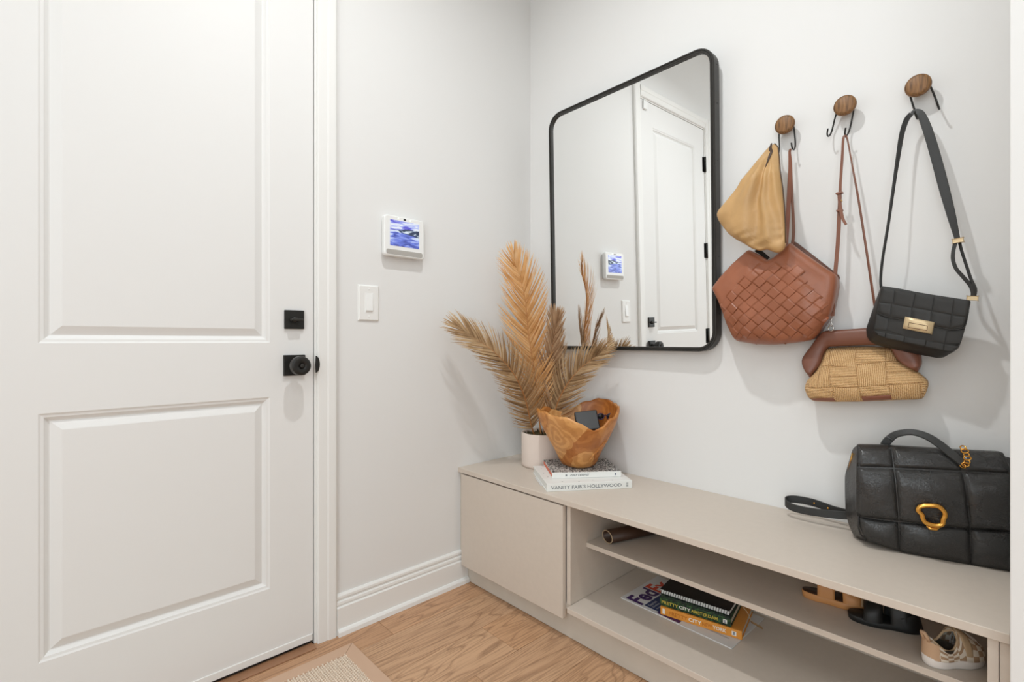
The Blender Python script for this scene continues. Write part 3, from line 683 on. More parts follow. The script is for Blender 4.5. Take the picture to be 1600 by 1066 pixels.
# back panel edge behind the top right
bp = [WB.px(*z(p), .030) for p in [(790, 92), (1188, 402), (1180, 440), (1120, 470), (740, 160), (770, 92)]]
pad('back_panel', WB, bp, .012, dome(.022, .008, .01), M['brown_edge'], t, n=60, sm=1)
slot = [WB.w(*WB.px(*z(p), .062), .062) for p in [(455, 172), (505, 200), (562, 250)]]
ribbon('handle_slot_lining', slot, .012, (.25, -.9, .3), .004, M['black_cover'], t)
s_ = 0.0262; reg = np.array([WB.px(*z(p), VM + .03) for p in [(420, 300), (500, 335), (560, 300), (640, 290), (750, 310), (830, 370), (960, 490), (1065, 640), (1060, 730), (990, 850), (935, 925), (800, 958), (600, 980), (430, 975), (285, 950), (250, 915), (200, 820), (165, 725), (150, 650), (240, 490), (330, 400)]])
o0 = np.array(WB.px(*z((615, 440)), VM + .03)); ang = (R(44), R(-42))
A_ = np.array([math.cos(ang[0]), math.sin(ang[0])]); B_ = np.array([math.cos(ang[1]), math.sin(ang[1])])
def strips(dirv, crossv, par):
    for k in range(-9, 10):
        base = o0 + crossv * (k * s_)
        ts = np.arange(-9.5, 9.51, 0.125) * s_
        run = []
        def flush(run):
            if len(run) < 6: return
            vs = []; fs = []; 
            for tt in run:
                for j, a in enumerate((-.5, -.478, -.2, .2, .478, .5)):
                    q = base + dirv * tt + crossv * (a * s_ * .985)
                    ph = math.cos(math.pi * tt / s_ + (math.pi if (k + par) % 2 else 0))
                    hgt = .0021 * math.tanh(5 * ph) + .0007 * math.sin(math.pi * tt / s_ / 1.0 + (math.pi if (k + par) % 2 else 0)) * (1 if ph > 0 else 0); d0 = surfB(q)[0]
                    hh = d0 + .0022 + hgt + (.0002 if j in (2, 3) else (-.0016 if j in (0, 5) else 0))
                    vs.append(WB.w(q[0], q[1], hh))
            for i in range(len(run) - 1):
                for j in range(5): fs.append((i * 6 + j, i * 6 + j + 1, i * 6 + 6 + j + 1, i * 6 + 6 + j) if par else (i * 6 + j, i * 6 + 6 + j, i * 6 + 6 + j + 1, i * 6 + j + 1))
            mk('leather_strip', vs, fs, M['brown'], t, False)
        for tt in ts:
            if inside(reg, base + dirv * tt)[0]: run.append(tt)
            else: flush(run); run = []
        flush(run)
strips(A_, B_, 0); strips(B_, A_, 1)
z2 = zpx(1080, 80, 3.2)
def P2f(lst): return [(*z2(p[:2]), *p[2:]) for p in lst]
strap('handle', WB, P2f([(500, 1000, .035, .010, 60), (512, 900, .030, .010, 70), (503, 700, .036, .009, 70), (497, 560, .034, .008, 60), (492, 506, .034, .007, 40), (497, 490, .028, .006, 20)]), .003, M['strap_brown'], t)
strap('handle', WB, P2f([(474, 980, .050, .010, 30), (482, 850, .046, .011, 35), (490, 700, .042, .012, 40), (494, 580, .038, .010, 50), (492, 506, .035, .007, 60)]), .003, M['brown_lite'], t)

# ---- straw clutch with leather frame
t = empty('straw_clutch', (1.235, -0.045, 0.825), 'woven straw clutch with rounded brown leather frame, below the black crossbody', 'handbag')
z = zpx(1240, 500, 7.27)
VF = .036
def bulge(pz): return .040 * min(max((pz - 330) / 420, 0), 1)
def CF(p, v=VF): return WB.px(*z(p), v + bulge(p[1]))
out = [(350, 325), (300, 480), (245, 590), (140, 690), (105, 775), (125, 840), (150, 890), (200, 930), (465, 937), (765, 934), (1105, 918), (1450, 908), (1485, 850), (1512, 780), (1520, 700), (1460, 655), (1380, 580), (1265, 530), (1180, 465), (1110, 320), (870, 300), (600, 305)]
PS, surfS = pad('body', WB, [CF(p) for p in out], .010, lambda q, d: dome(.022, .022, .045)(q, d) + .040 * np.clip((.925 - q[:, 1]) / .085, 0, 1), M['straw_h'], t, n=120, sm=2)
SV, SH = M['straw_v'], M['straw_h']
for q, m in [([(405, 316), (695, 303), (705, 545), (405, 520)], SV), ([(355, 330), (405, 318), (405, 515), (302, 532)], SV), ([(705, 303), (1030, 312), (1045, 475), (710, 505)], SH), ([(1030, 312), (1108, 326), (1178, 468), (1045, 470)], SV),
             ([(300, 545), (405, 522), (415, 775), (268, 775)], SV), ([(252, 592), (296, 545), (268, 775), (142, 768)], SV), ([(410, 545), (715, 540), (722, 636), (412, 648)], SH), ([(412, 654), (722, 640), (735, 765), (425, 775)], SH),
             ([(715, 507), (1045, 480), (1060, 745), (735, 770)], SV), ([(1050, 475), (1178, 470), (1375, 580), (1055, 603)], SH), ([(1056, 610), (1380, 590), (1475, 715), (1072, 740)], SH), ([(112, 778), (430, 782), (440, 885), (152, 888)], SH),
             ([(438, 775), (735, 768), (765, 930), (465, 933)], SV), ([(740, 762), (1075, 747), (1095, 850), (757, 868)], SH), ([(1080, 742), (1430, 727), (1450, 903), (1107, 912)], SV), ([(1436, 724), (1510, 705), (1488, 840), (1454, 900)], SH),
             ([(757, 874), (1097, 857), (1102, 914), (768, 930)], M['brown_lite']), ([(158, 896), (440, 891), (460, 932), (205, 926)], M['brown_lite'])]:
    patch('straw_strip', WB, [CF(p, VF + .012) for p in q], surfS, .0024, m, t, 8, 8, .002, gap=.0004)
# leather frame: band between outer and inner curves
outer = [(168, 668), (110, 560), (86, 490), (100, 420), (190, 300), (312, 142), (420, 118), (640, 103), (860, 88), (1080, 90), (1200, 104), (1320, 240), (1430, 380), (1447, 450), (1440, 520), (1400, 596)]
inner = [(172, 664), (215, 600), (270, 540), (305, 475), (340, 375), (392, 312), (480, 302), (640, 296), (860, 288), (1000, 292), (1085, 310), (1135, 400), (1180, 465), (1250, 520), (1320, 555), (1392, 594)]
O_ = catmull([(*CF(p, .046), bulge(p[1]) * .8) for p in outer], 60); I_ = catmull([(*CF(p, .046), bulge(p[1]) * .8) for p in inner], 60)
vs = []; fs = []; ns = 12
for a, b in zip(O_, I_):
    for k in range(ns):
        an = 2 * math.pi * k / ns; s_u = .5 - .5 * math.copysign(abs(math.cos(an)) ** .55, math.cos(an)); hv = math.copysign(abs(math.sin(an)) ** .6, math.sin(an))
        q = a * (1 - s_u) + b * s_u; wdt = min(1, np.linalg.norm((a - b)[:2]) / .02)
        vs.append(WB.w(q[0], q[1], q[2] + .036 + .019 * hv * wdt))
for i in range(59):
    for k in range(ns): fs.append((i * ns + k, i * ns + (k + 1) % ns, i * ns + ns + (k + 1) % ns, i * ns + ns + k))
mk('leather_frame', vs, fs, M['frame_brown'], t, True)
strap('strap', WB, P2f([(702, 430, .050, .0085), (714, 350 + 0, .046, .009), (728, 200, .040, .0095), (735, 20, .034, .0095)]) and [(*p_, v_, w_) for p_, v_, w_ in [((1301, 494), .052, .0085), ((1304, 440), .050, .0095), ((1309, 380), .045, .0095), ((1311.5, 330), .042, .0095), ((1313, 290), .041, .007), ((1316, 245), .040, .0065), ((1317.5, 218), .040, .006), ((1320, 211.5), .038, .005)]], .0026, M['strap_brown'], t, 50)
strap('strap', WB, [(*p_, v_, w_, a_) for p_, v_, w_, a_ in [((1320, 211.5), .038, .005, 30), ((1324, 218), .036, .005, 60), ((1330, 250), .034, .0055, 65), ((1341, 310), .034, .0075, 55), ((1352, 380), .036, .008, 55), ((1361, 440), .042, .008, 50), ((1369, 490), .046, .008, 50), ((1374, 512), .046, .008, 50)]], .0026, M['strap_brown'], t, 50)
strap('strap_tail', WB, [(1311, 300, .047, .009), (1312, 315, .049, .0085), (1314, 330, .051, .008), (1317, 342, .053, .007), (1322, 351, .056, .006)], .0022, M['strap_brown'], t, 20)
for (a, b) in (((1306, 303), (1317, 303)), ((1307, 330), (1317, 330))):
    pa, pb = WB.px(*a, .047), WB.px(*b, .047)
    obox('keeper', WB.w(0, 0, 0), WB.U, WB.W, WB.N, (pa[0], pb[0], pa[1] - .0025, pa[1] + .0025, .040, .052), M['strap_brown'], t, .0012)
c2 = WB.px(1314, 315, .05); tube('buckle_pin', [WB.w(c2[0], c2[1] + .004, .053), WB.w(c2[0] + .003, c2[1] - .001, .0535)], .0016, M['gold'], t, 6)
c2 = WB.px(1298.2, 507, .05)
tube('clasp_ring', [WB.w(c2[0] + .0068 * math.cos(a), c2[1] - .011 + .0068 * math.sin(a), .05 + .002 * math.cos(a)) for a in np.linspace(0, 2 * math.pi, 21)[:-1]], .0013, M['steel'], t, 6, True)
tube('clasp_hook', [WB.w(c2[0] + x_, c2[1] + y_, .05) for x_, y_ in ((.003, .016), (.0005, .010), (.0012, .004), (.0035, .001), (.002, -.004), (-.002, -.005), (-.003, -.001))], .0014, M['steel'], t, 6)

# ---- black crossbody
t = empty('crossbody_bag', (1.37, -0.055, 0.90), 'small black crossbody bag with rectangular gold clasp, hung from the right hook', 'handbag')
z = zpx(1340, 430, 7.615)
def K(p, v): return WB.px(*z(p), v)
back = [(272, 150), (290, 128), (700, 205), (1340, 300), (1345, 330), (1290, 590), (1240, 760), (1200, 860), (1120, 925), (1030, 978), (960, 990), (750, 950), (250, 842), (155, 795), (112, 735), (100, 640), (165, 450), (230, 260)]
mid = [(276, 150), (292, 126), (700, 203), (1342, 300), (1346, 330), (1292, 590), (1243, 765), (1205, 868), (1125, 926), (1060, 950), (960, 950), (750, 905), (260, 800), (185, 755), (150, 700), (140, 630), (190, 450), (240, 260)]
frnt = [(292, 150), (306, 138), (700, 212), (1325, 306), (1335, 330), (1284, 590), (1236, 760), (1195, 862), (1112, 918), (1060, 918), (960, 898), (750, 850), (335, 757), (235, 722), (192, 680), (186, 636), (216, 440), (255, 260)]
n = 120; L = []
for pts, v in ((back, .056), (back, .062), (mid, .076), (frnt, .086), (frnt, .090)):
    q = np.array([K(p, v) for p in pts]); # same parametrisation on every ring
    m_ = len(q); ts = np.linspace(0, m_, n, endpoint=False); i0 = ts.astype(int); f_ = (ts - i0)[:, None]
    L.append((smooth_closed(q[i0 % m_] * (1 - f_) + q[(i0 + 1) % m_] * f_, 2), v))
cb = L[-1][0].mean(0)
L.insert(0, (L[0][0] * .96 + L[0][0].mean(0) * .04, .053))
FR = L[-1][0].copy(); L[-1] = (FR * .985 + cb * .015, .0905)
for f_, v in ((.9, .092), (.6, .094), (.3, .095)): L.append((cb + (FR - cb) * f_, v))
vs = [WB.w(a, b, v) for q, v in L for a, b in q]; fs = [(i * n + k, i * n + (k + 1) % n, i * n + n + (k + 1) % n, i * n + n + k) for i in range(len(L) - 1) for k in range(n)]
fs += [tuple(range(n))[::-1], tuple((len(L) - 1) * n + k for k in range(n))]
mk('body', vs, fs, M['black_matte'], t, True)
surfK = lambda q: .0932 + 0 * np.atleast_2d(q)[:, 0]
def kp(lst, surf, nm='leather_strip', rise=.0006):
    for q in lst: patch(nm, WB, [K(p, .096) for p in q], surf, rise, M['black_matte'], t, 5, 5, .0009, gap=.00015)
kp([[(222, 470), (368, 515), (347, 662), (193, 640)], [(372, 516), (556, 555), (548, 722), (350, 664)], [(900, 640), (1062, 665), (1032, 815), (884, 790)], [(1066, 662), (1274, 640), (1222, 818), (1040, 818)], [(205, 664), (332, 688), (322, 742), (242, 716)],
    [(336, 690), (556, 730), (546, 795), (327, 747)], [(560, 730), (815, 772), (800, 845), (548, 797)], [(820, 778), (1030, 820), (1014, 898), (802, 848)], [(1035, 826), (1205, 850), (1118, 912), (1022, 902)]], surfK)
flap = [(288, 128), (500, 160), (700, 200), (1000, 250), (1345, 300), (1320, 430), (1285, 590), (1240, 634), (1150, 650), (1050, 638), (900, 612), (700, 574), (560, 541), (430, 515), (330, 490), (250, 452), (226, 410), (255, 270)]
FP = [K(p, .098) for p in flap]
PF, surfF = pad('flap', WB, FP, .0942, lambda q, d: dome(.0965, .0018, .006)(q, d), M['black_matte'], t, n=140, sm=1, back_inset=.995)
kp([[(300, 150), (445, 180), (428, 338), (260, 322)], [(452, 188), (690, 222), (652, 386), (434, 346)], [(694, 208), (915, 252), (886, 424), (658, 384)], [(918, 268), (1148, 302), (1122, 470), (892, 430)], [(1150, 276), (1334, 305), (1306, 500), (1128, 475)],
    [(256, 330), (404, 346), (392, 478), (262, 446)], [(408, 350), (650, 390), (630, 540), (405, 500)], [(656, 392), (882, 428), (862, 588), (636, 548)], [(888, 434), (1120, 476), (1097, 632), (868, 594)], [(1126, 482), (1300, 506), (1272, 596), (1104, 636)]], surfF)
tube('flap_piping', [WB.w(a, b, .0970) for a, b in catmull([K(p, .098) for p in flap[5:17]], 60)], .0011, M['black_matte'], t, 6)
o = patch('gold_clasp', WB, [K(p, .106) for p in [(560, 492), (915, 560), (880, 705), (530, 635)]], lambda q: .0945 + 0 * q[:, 0], .0095, M['pale_gold'], t, 4, 4, .0012, base=.0022)
ir = [K(p, .107) for p in [(610, 565), (832, 605), (825, 660), (598, 622)]]
tube('clasp_groove', [WB.w(*(np.array(ir[i]) * (1 - s) + np.array(ir[(i + 1) % 4]) * s), .1065) for i in range(4) for s in (0, .25, .5, .75)], .0005, M['brown_edge'], o, 5, True)
strap('strap', WB, [(1377, 451, .060, .006, 20), (1376, 437, .064, .006, 30), (1379, 405, .066, .006, 50), (1388, 350, .067, .007, 60), (1398, 280, .057, .009, 60), (1404, 240, .051, .011, 50), (1409, 210, .047, .012, 40), (1416, 188, .042, .012, 30), (1424, 177.5, .040, .011, 20)], .003, M['black_strap'], t, 60)
strap('strap', WB, [(1424, 177.5, .040, .011, -10), (1432, 173.8, .041, .012, -10), (1440, 180, .043, .015, -5), (1450, 205, .046, .018, 0), (1462, 245, .048, .019, 0), (1474, 290, .053, .019, 0), (1486, 335, .059, .016, 5), (1493, 362, .063, .012, 10), (1496, 374, .065, .010, 10)], .003, M['black_strap'], t, 60)
strap('strap', WB, [(1495, 372, .067, .008, 10), (1490, 390, .070, .0075, 10), (1489, 405, .073, .0075, 15), (1494, 420, .075, .0075, 15), (1506, 434, .075, .008, 15), (1516, 446, .074, .008, 15), (1520, 456, .073, .008, 10), (1520, 467, .072, .008, 10)], .003, M['black_strap'], t, 40)
strap('strap', WB, [(1498, 372, .062, .006, 30), (1502, 390, .065, .0055, 30), (1509, 412, .068, .0055, 30), (1517, 436, .073, .006, 30), (1524, 452, .077, .006, 30), (1522, 466, .070, .006, 30)], .003, M['black_strap'], t, 40)
for a, tl, kv in (((1497, 376), 6, .066), ((1519.5, 466), -6, .072)):
    c2 = WB.px(*a, kv); U_ = Vector((math.cos(R(tl)), 0, math.sin(R(tl)))); W_ = U_.cross(Vector((0, -1, 0))) * -1
    obox('keeper', WB.w(c2[0], c2[1], kv - .001), U_, Vector((0, -1, 0)), W_, (-.0095, .0095, -.006, .006, -.005, .005), M['pale_gold'], t, .0014)

# ---- tan pouch in front of the woven bag
t = empty('tan_pouch', (1.0, -0.1, 1.145), 'soft tan leather pouch gathered at the top, hanging in front of the woven bag', 'pouch')
out = [(398, 466), (412, 458), (428, 464), (440, 500), (447, 560), (452, 620), (462, 710), (470, 800), (474, 880), (476, 930), (474, 975), (460, 1000), (440, 1010), (412, 1007), (385, 990), (345, 1000), (300, 986), (270, 965), (230, 945), (188, 915), (160, 880), (138, 850), (127, 818), (140, 792), (165, 765), (230, 685), (290, 605), (345, 530), (375, 488)]
def vb(w_): return .040 + .080 * np.clip((1.53 - w_) / .13, 0, 1)      # hangs out over the bag behind
def TP(p):
    q = z2(p); u, w_ = WB.px(*q, .08); u, w_ = WB.px(*q, float(vb(w_))); return (u, w_)
TPX = [TP(p) for p in out]; top = np.array(TP((412, 480)))
fold_c = [TP(p) for p in [(345, 900), (405, 900)]]
fa = [math.atan2(*(np.array(TP(p)) - top)[::1]) for p in [(250, 860), (335, 900), (375, 900), (420, 900)]]
def tan_front(q, d):
    r_ = np.linalg.norm(q - top, axis=1); a = np.arctan2(q[:, 0] - top[0], q[:, 1] - top[1]); b = np.clip(r_ / .10, 0, 1) * np.clip(d / .012, 0, 1)
    def g_(c_, s, h): dd = np.angle(np.exp(1j * (a - c_))); return h * np.exp(-(dd / s) ** 2)
    wob = np.interp(r_, [0, .08, .16, .22], [0, .03, -.03, .02])
    a = a + wob
    fold = g_(fa[1], .10, -.015) + g_(fa[2], .07, .008) + g_(fa[3], .07, -.008) + g_(fa[0] - .05, .16, .007) + g_(fa[0] + .15, .07, -.005) + g_(fa[3] - .14, .05, .004)
    cr = .0035 * np.sin(q[:, 0] * 70 + 9 * np.sin(q[:, 1] * 33)) * np.clip((1.27 - q[:, 1]) / .06, 0, 1)
    return vb(q[:, 1]) + .024 * np.sqrt(np.clip(1 - (1 - np.clip(d / .045, 0, 1)) ** 2, 0, 1)) * np.clip(r_ / .05, .35, 1) + fold * b + cr * b
n = 150; P_ = smooth_closed(resample(TPX, n), 2); cc = np.array(TP((345, 800))); fsx = [1, .98, .955, .92, .88, .83, .77, .7, .62, .54, .46, .38, .3, .22, .15, .08]
vs = []; fs = []
for f_ in fsx:
    q = cc + (P_ - cc) * f_; v = tan_front(q, dist_poly(P_, q)); vs += [WB.w(a[0], a[1], b) for a, b in zip(q, v)]
vs.append(WB.w(*cc, float(tan_front(cc[None], dist_poly(P_, cc))[0]))); m0 = len(fsx) * n
for i in range(len(fsx) - 1): fs += [(i * n + k, i * n + (k + 1) % n, i * n + n + (k + 1) % n, i * n + n + k) for k in range(n)]
fs += [(m0 - n + k, m0 - n + (k + 1) % n, m0) for k in range(n)]
b0 = len(vs); q = cc + (P_ - cc) * .97; vs += [WB.w(a[0], a[1], float(vb(a[1])) - .008) for a in q]; vs.append(WB.w(*cc, float(vb(cc[1])) - .008))
fs += [(k, b0 + k, b0 + (k + 1) % n, (k + 1) % n) for k in range(n)] + [(b0 + (k + 1) % n, b0 + k, b0 + n) for k in range(n)]
mk('body', vs, fs, M['tan'], t, True)
def on_tan(p, e): 
    u, w_ = TP(p); u, w_ = WB.px(*z2(p), float(tan_front(np.array([[u, w_]]), dist_poly(P_, np.array([[u, w_]])))[0])); v = float(tan_front(np.array([[u, w_]]), dist_poly(P_, np.array([[u, w_]])))[0]); return WB.w(u, w_, v + e)
ribbon('slit_binding', [on_tan(p, .0012) for p in ((402, 462), (396, 485), (399, 505), (396, 530), (386, 560), (377, 584))], [.004, .008, .010, .007, .004, .001], (0, -1, 0), .0015, M['darkbrown'], t)
tube('edge_cord', [on_tan(p, .001) for p in ((418, 462), (434, 480), (443, 530), (450, 600), (461, 690), (469, 780), (474, 870), (475, 960))], .0014, M['darkbrown'], t, 6)

# ================================================================== ON THE BENCH
# ---- pot
pc = Vector((0.200, -0.138, BT)); pr, ph = 0.083, 0.132
t = empty('plant_pot', pc, 'pale blush ceramic pot holding dried palm fronds in the corner', 'pot')
lathe('body', [(pr - .006, .0002), (pr - .001, .004), (pr, .012), (pr, ph - .003), (pr - .0015, ph), (pr - .006, ph), (pr - .0075, ph - .003), (pr - .0075, ph - .02), (0, ph - .02)], pc, M['pot'], t, 56)
vs = []; fs = []
for i in range(130):
    a = random.uniform(0, 2 * math.pi); r_ = (pr - .012) * math.sqrt(random.random()); c_ = pc + Vector((r_ * math.cos(a), r_ * math.sin(a), ph - .019)); b_ = len(vs); s = random.uniform(.005, .010); h = random.uniform(.010, .022)
    vs += [c_ + Vector((s, 0, 0)), c_ + Vector((0, s, 0)), c_ + Vector((-s, 0, 0)), c_ + Vector((0, -s, 0)), c_ + Vector((random.uniform(-.004, .004), random.uniform(-.004, .004), h))]
    fs += [(b_, b_ + 1, b_ + 4), (b_ + 1, b_ + 2, b_ + 4), (b_ + 2, b_ + 3, b_ + 4), (b_ + 3, b_, b_ + 4)]
mk('moss', vs, fs, M['soil'], t)['kind'] = 'stuff'

# ---- dried palm fronds
def frond(lab, pts, hw, mat, facing, nl=95, fold=.25, seed=1, ang0=58, ang1=24, keep=(0.14, 1.0), fwd=0.0, lean=0.0):
    """pts: (px, py, y) from pot to tip; hw: half-width (m) at 5 stations; facing: the way the blade's face looks"""
    rg = random.Random(seed)
    Q = catmull([tuple(PB(p[0], p[1], -p[2])) for p in pts], 80)
    base = Q[0]; t = empty('palm_frond', tuple(base), lab, 'dried palm', 'dried palm fronds in the blush pot')
    tube('rachis', Q, list(np.interp(np.linspace(0, 1, 80), [0, .3, 1], [.0032, .0026, .0006])), M['rachis'], t, 6)
    seg = np.linalg.norm(np.diff(Q, axis=0), axis=1); cum = np.concatenate([[0], np.cumsum(seg)]); Lt = cum[-1]
    vs = []; fs = []; at = []
    Fc = Vector(facing).normalized()
    for i in range(nl):
        for sd in (-1, 1):
            s = keep[0] + (keep[1] - keep[0]) * (i + rg.uniform(-.3, .3)) / nl; s = min(max(s, .02), .998)
            p = Vector([np.interp(s * Lt, cum, Q[:, k]) for k in range(3)]); p2 = Vector([np.interp(min(s + .02, 1) * Lt, cum, Q[:, k]) for k in range(3)]); p1 = Vector([np.interp(max(s - .02, 0) * Lt, cum, Q[:, k]) for k in range(3)])
            T = (p2 - p1).normalized(); side = T.cross(Fc).normalized() * sd; Nf = side.cross(T) * sd
            Nf = Nf if Nf.dot(Fc) > 0 else -Nf
            a = R(np.interp(s, [keep[0], .88, 1], [ang0, ang1, 6]) + rg.uniform(-4, 4))
            Ln = float(np.interp(s, [0, .25, .5, .75, .92, 1], hw)) * rg.uniform(.92, 1.06)
            wd = rg.uniform(.0040, .0060); b = len(vs); rv = rg.random(); fl = fold + rg.uniform(-.12, .12); bend = rg.uniform(.1, .35); dr_ = rg.uniform(-.02, .10) + lean
            ns = 6; cp = p.copy()
            for k in range(ns + 1):
                u = k / ns; an = a * (1 - bend * u)
                d = (T * math.cos(an) + side * math.sin(an) + Nf * (fl * (1 - u * 1.2) + fwd) - Vector((0, 0, dr_ * u))).normalized()
                if k: cp = cp + d * (Ln / ns)
                wv = d.cross(Nf).normalized() * (wd * .5 * (1 - u ** 2.2) + .0002); up_ = Nf * (wd * .22 * (1 - u))
                cp.x = max(cp.x, .006); cp.y = min(cp.y, -.008)
                if .10 < cp.x < .90 and .92 < cp.z < 1.86: cp.y = min(cp.y, -.062)
                vs += [cp - wv, cp + up_, cp + wv]; at += [rv * .7 + u * .3] * 3
            for k in range(ns):
                fs += [(b + 3 * k, b + 3 * k + 1, b + 3 * k + 4, b + 3 * k + 3), (b + 3 * k + 1, b + 3 * k + 2, b + 3 * k + 5, b + 3 * k + 4)]
    o = mk('leaflets', vs, fs, mat, t, False, attr=at); o['kind'] = 'stuff'
    return t
toC = Vector((.62, -.78, .05))
frond('tall golden dried palm frond standing upright in the blush pot', [(846, 688, .15), (840, 630, .165), (835, 583, .18), (826, 524, .20), (821, 470, .22), (814, 440, .23), (806, 415, .237), (803.5, 397, .24)], [.08, .14, .17, .155, .11, .055], M['frond_gold'], toC, 128, seed=3, keep=(.12, 1), ang1=32, ang0=46)
frond('dried palm frond arching left from the blush pot toward the light switch', [(838, 688, .15), (831, 668, .18), (821, 625, .23), (807, 592, .285), (790, 568, .335), (768, 547, .385), (744, 530, .43), (724, 516, .465), (712, 508, .485)], [.07, .12, .13, .12, .10, .05], M['frond_tan'], Vector((.75, -.5, .3)), 100, seed=5, keep=(.1, 1), ang1=30)
frond('narrow brown dried palm frond seen nearly edge-on before the mirror frame', [(856, 686, .14), (862, 650, .13), (866, 600, .12), (867, 560, .115), (866, 520, .11), (864, 490, .11)], [.05, .10, .12, .11, .08, .04], M['frond_brown'], Vector((.9, -.45, .1)), 95, seed=8, ang0=34, ang1=18)
frond('dried palm frond leaning right from the blush pot below the mirror', [(858, 686, .13), (868, 640, .125), (883, 606, .12), (905, 578, .11), (926, 561, .10), (938, 552, .095), (946, 547, .09)], [.07, .13, .13, .11, .09, .045], M['frond_tan'], Vector((.35, -.9, .25)), 92, seed=11, keep=(.1, 1), ang1=28)
frond('short dried palm frond tucked behind the tall golden one', [(850, 686, .12), (852, 640, .13), (856, 590, .14), (862, 550, .15), (868, 515, .155), (874, 492, .16)], [.05, .09, .11, .10, .07, .04], M['frond_brown'], toC, 70, seed=15, ang0=40, ang1=20)

# ---- books under the bowl
def book(name, o, ang_, Ls, Dp, Th, cover, lab, z0, spine_mat=None, page_mat=None, overhang=.003, pages_back=True, group=None, ct=.0025):
    """o = front-left corner of the spine (x,y); spine runs along angle ang_, depth goes 90 deg left of it"""
    U = Vector((math.cos(ang_), math.sin(ang_), 0)); V = Vector((-math.sin(ang_), math.cos(ang_), 0)); O = Vector((o[0], o[1], z0))
    t = empty(name, O + U * Ls / 2 + V * Dp / 2, lab, 'book', group)
    obox('back_cover', O, U, V, Zv, (0, Ls, 0.001, Dp, 0, ct), spine_mat or cover, t, .0006)
    obox('front_cover', O, U, V, Zv, (0, Ls, 0.001, Dp, Th - ct, Th), cover, t, .0006)
    obox('spine', O, U, V, Zv, (0, Ls, -.0012, .0018, 0, Th), spine_mat or cover, t, .001)
    obox('pages', O, U, V, Zv, (overhang, Ls - overhang, .002, Dp - overhang, ct, Th - ct), page_mat or M['pages'], t, .0003)
    return t, O, U, V
a1 = math.atan2(-.150 + .389, .617 - .449)
t, O, U, V = book('book', (.450, -.386), a1, .291, .236, .0255, M['white_paper'], 'large white book at the bottom, grey title VANITY FAIR\'S HOLLYWOOD on its spine', BT + .0002, page_mat=M['white_paper'])
Ns = -V
text("VANITY FAIR'S HOLLYWOOD", .0105, .240, O + U * .014 + Ns * .0013 + Zv * .0075, U, Zv, M['grey_ink'], t)
for k, z_ in enumerate((.006, .0095, .013, .0165)): obox('spine_mark', O + Ns * .0012, U, Ns, Zv, (.270, .277, 0, .0003, z_, z_ + .002), M['grey_ink'], t, 0)
zt_ = BT + .0259
for (u_, v_) in ((.055, .018), (.11, .012), (.16, .02), (.02, .08), (.016, .13), (.02, .19), (.225, .010)):
    obox('cover_mark', O, U, V, Zv, (u_, u_ + .004, v_, v_ + .003, .0255, .0258), M['grey_ink'], t, 0)
o2 = PZ(862.4, 748.2, zt_); e2 = PZ(970.5, 745.3, zt_); a2 = math.atan2(e2.y - o2.y, e2.x - o2.x)
t, O, U, V = book('book', (o2.x, o2.y), a2, (e2 - o2).length, .185, .0195, M['speckle'], 'smaller book with speckled black and white cover, directly under the wooden bowl', zt_ + .0003, spine_mat=M['white_paper'], page_mat=M['coral'], overhang=.0012)
Ls2 = (e2 - o2).length; Ns = -V
text('PATTERNS', .0062, .066, O + U * (.062) + Ns * .0013 + Zv * .0072, U, Zv, M['grey_ink'], t, shear=.35)
obox('spine_mark', O + Ns * .0012, U, Ns, Zv, (.046, .052, 0, .0003, .007, .013), M['grey_ink'], t, 0)
obox('spine_mark', O + Ns * .0012, U, Ns, Zv, (Ls2 - .022, Ls2 - .018, 0, .0003, .007, .013), M['navy_ink'], t, 0)
zt2 = zt_ + .0003 + .0195
t = empty('card', PZ(846, 752, BT), 'thin pale card lying under the left edge of the big white book', 'card')
obox('sheet', Vector((.450, -.386, BT)), Vector((math.cos(a1), math.sin(a1), 0)), Vector((-math.sin(a1), math.cos(a1), 0)), Zv, (-.006, -.0005, .07, .17, .0003, .002), M['env'], t, .0003)

# ---- bowl
bc = Vector((0.414, -0.176, zt2 + .0003))
t = empty('wooden_bowl', bc, 'tall teak root bowl with a jagged rim and visible growth rings', 'bowl')
vd = math.atan2(CAM.y - bc.y, CAM.x - bc.x)                 # azimuth from the bowl to the viewer's side of the hall
def rimh(az):  # rim height by azimuth measured clockwise seen from above, 0 = hallway side
    k = [(-180, .200), (-165, .175), (-150, .172), (-128, .196), (-105, .190), (-88, .204), (-60, .197), (-30, .192), (-8, .186), (10, .160), (22, .148), (36, .158), (52, .182), (70, .200), (88, .213), (105, .210), (125, .222), (150, .224), (168, .215), (180, .200)]
    return float(np.interp(az, [a for a, _ in k], [b for _, b in k])) + .0030 * math.sin(R(az) * 9 + 1) * math.sin(R(az) * 2.0) + .0018 * math.sin(R(az) * 17)
n = 96; prof = [(0.0, .050), (.03, .060), (.08, .067), (.17, .075), (.30, .088), (.45, .105), (.60, .121), (.75, .135), (.88, .144), (.96, .148), (1.0, .147)]
vs = []; fs = []
for h_, r_ in prof:
    for k in range(n):
        az = -180 + 360 * k / n; th_ = vd - R(az) * -1; H = rimh(az); wob = 1 + .035 * math.sin(3 * R(az) + 1) + .02 * math.sin(5 * R(az) + 2) - (.05 * math.exp(-((az - 25) / 22) ** 2) * h_)
        vs.append(bc + Vector((math.cos(th_) * r_ * wob, math.sin(th_) * r_ * wob, H * h_)))
m1 = len(prof)
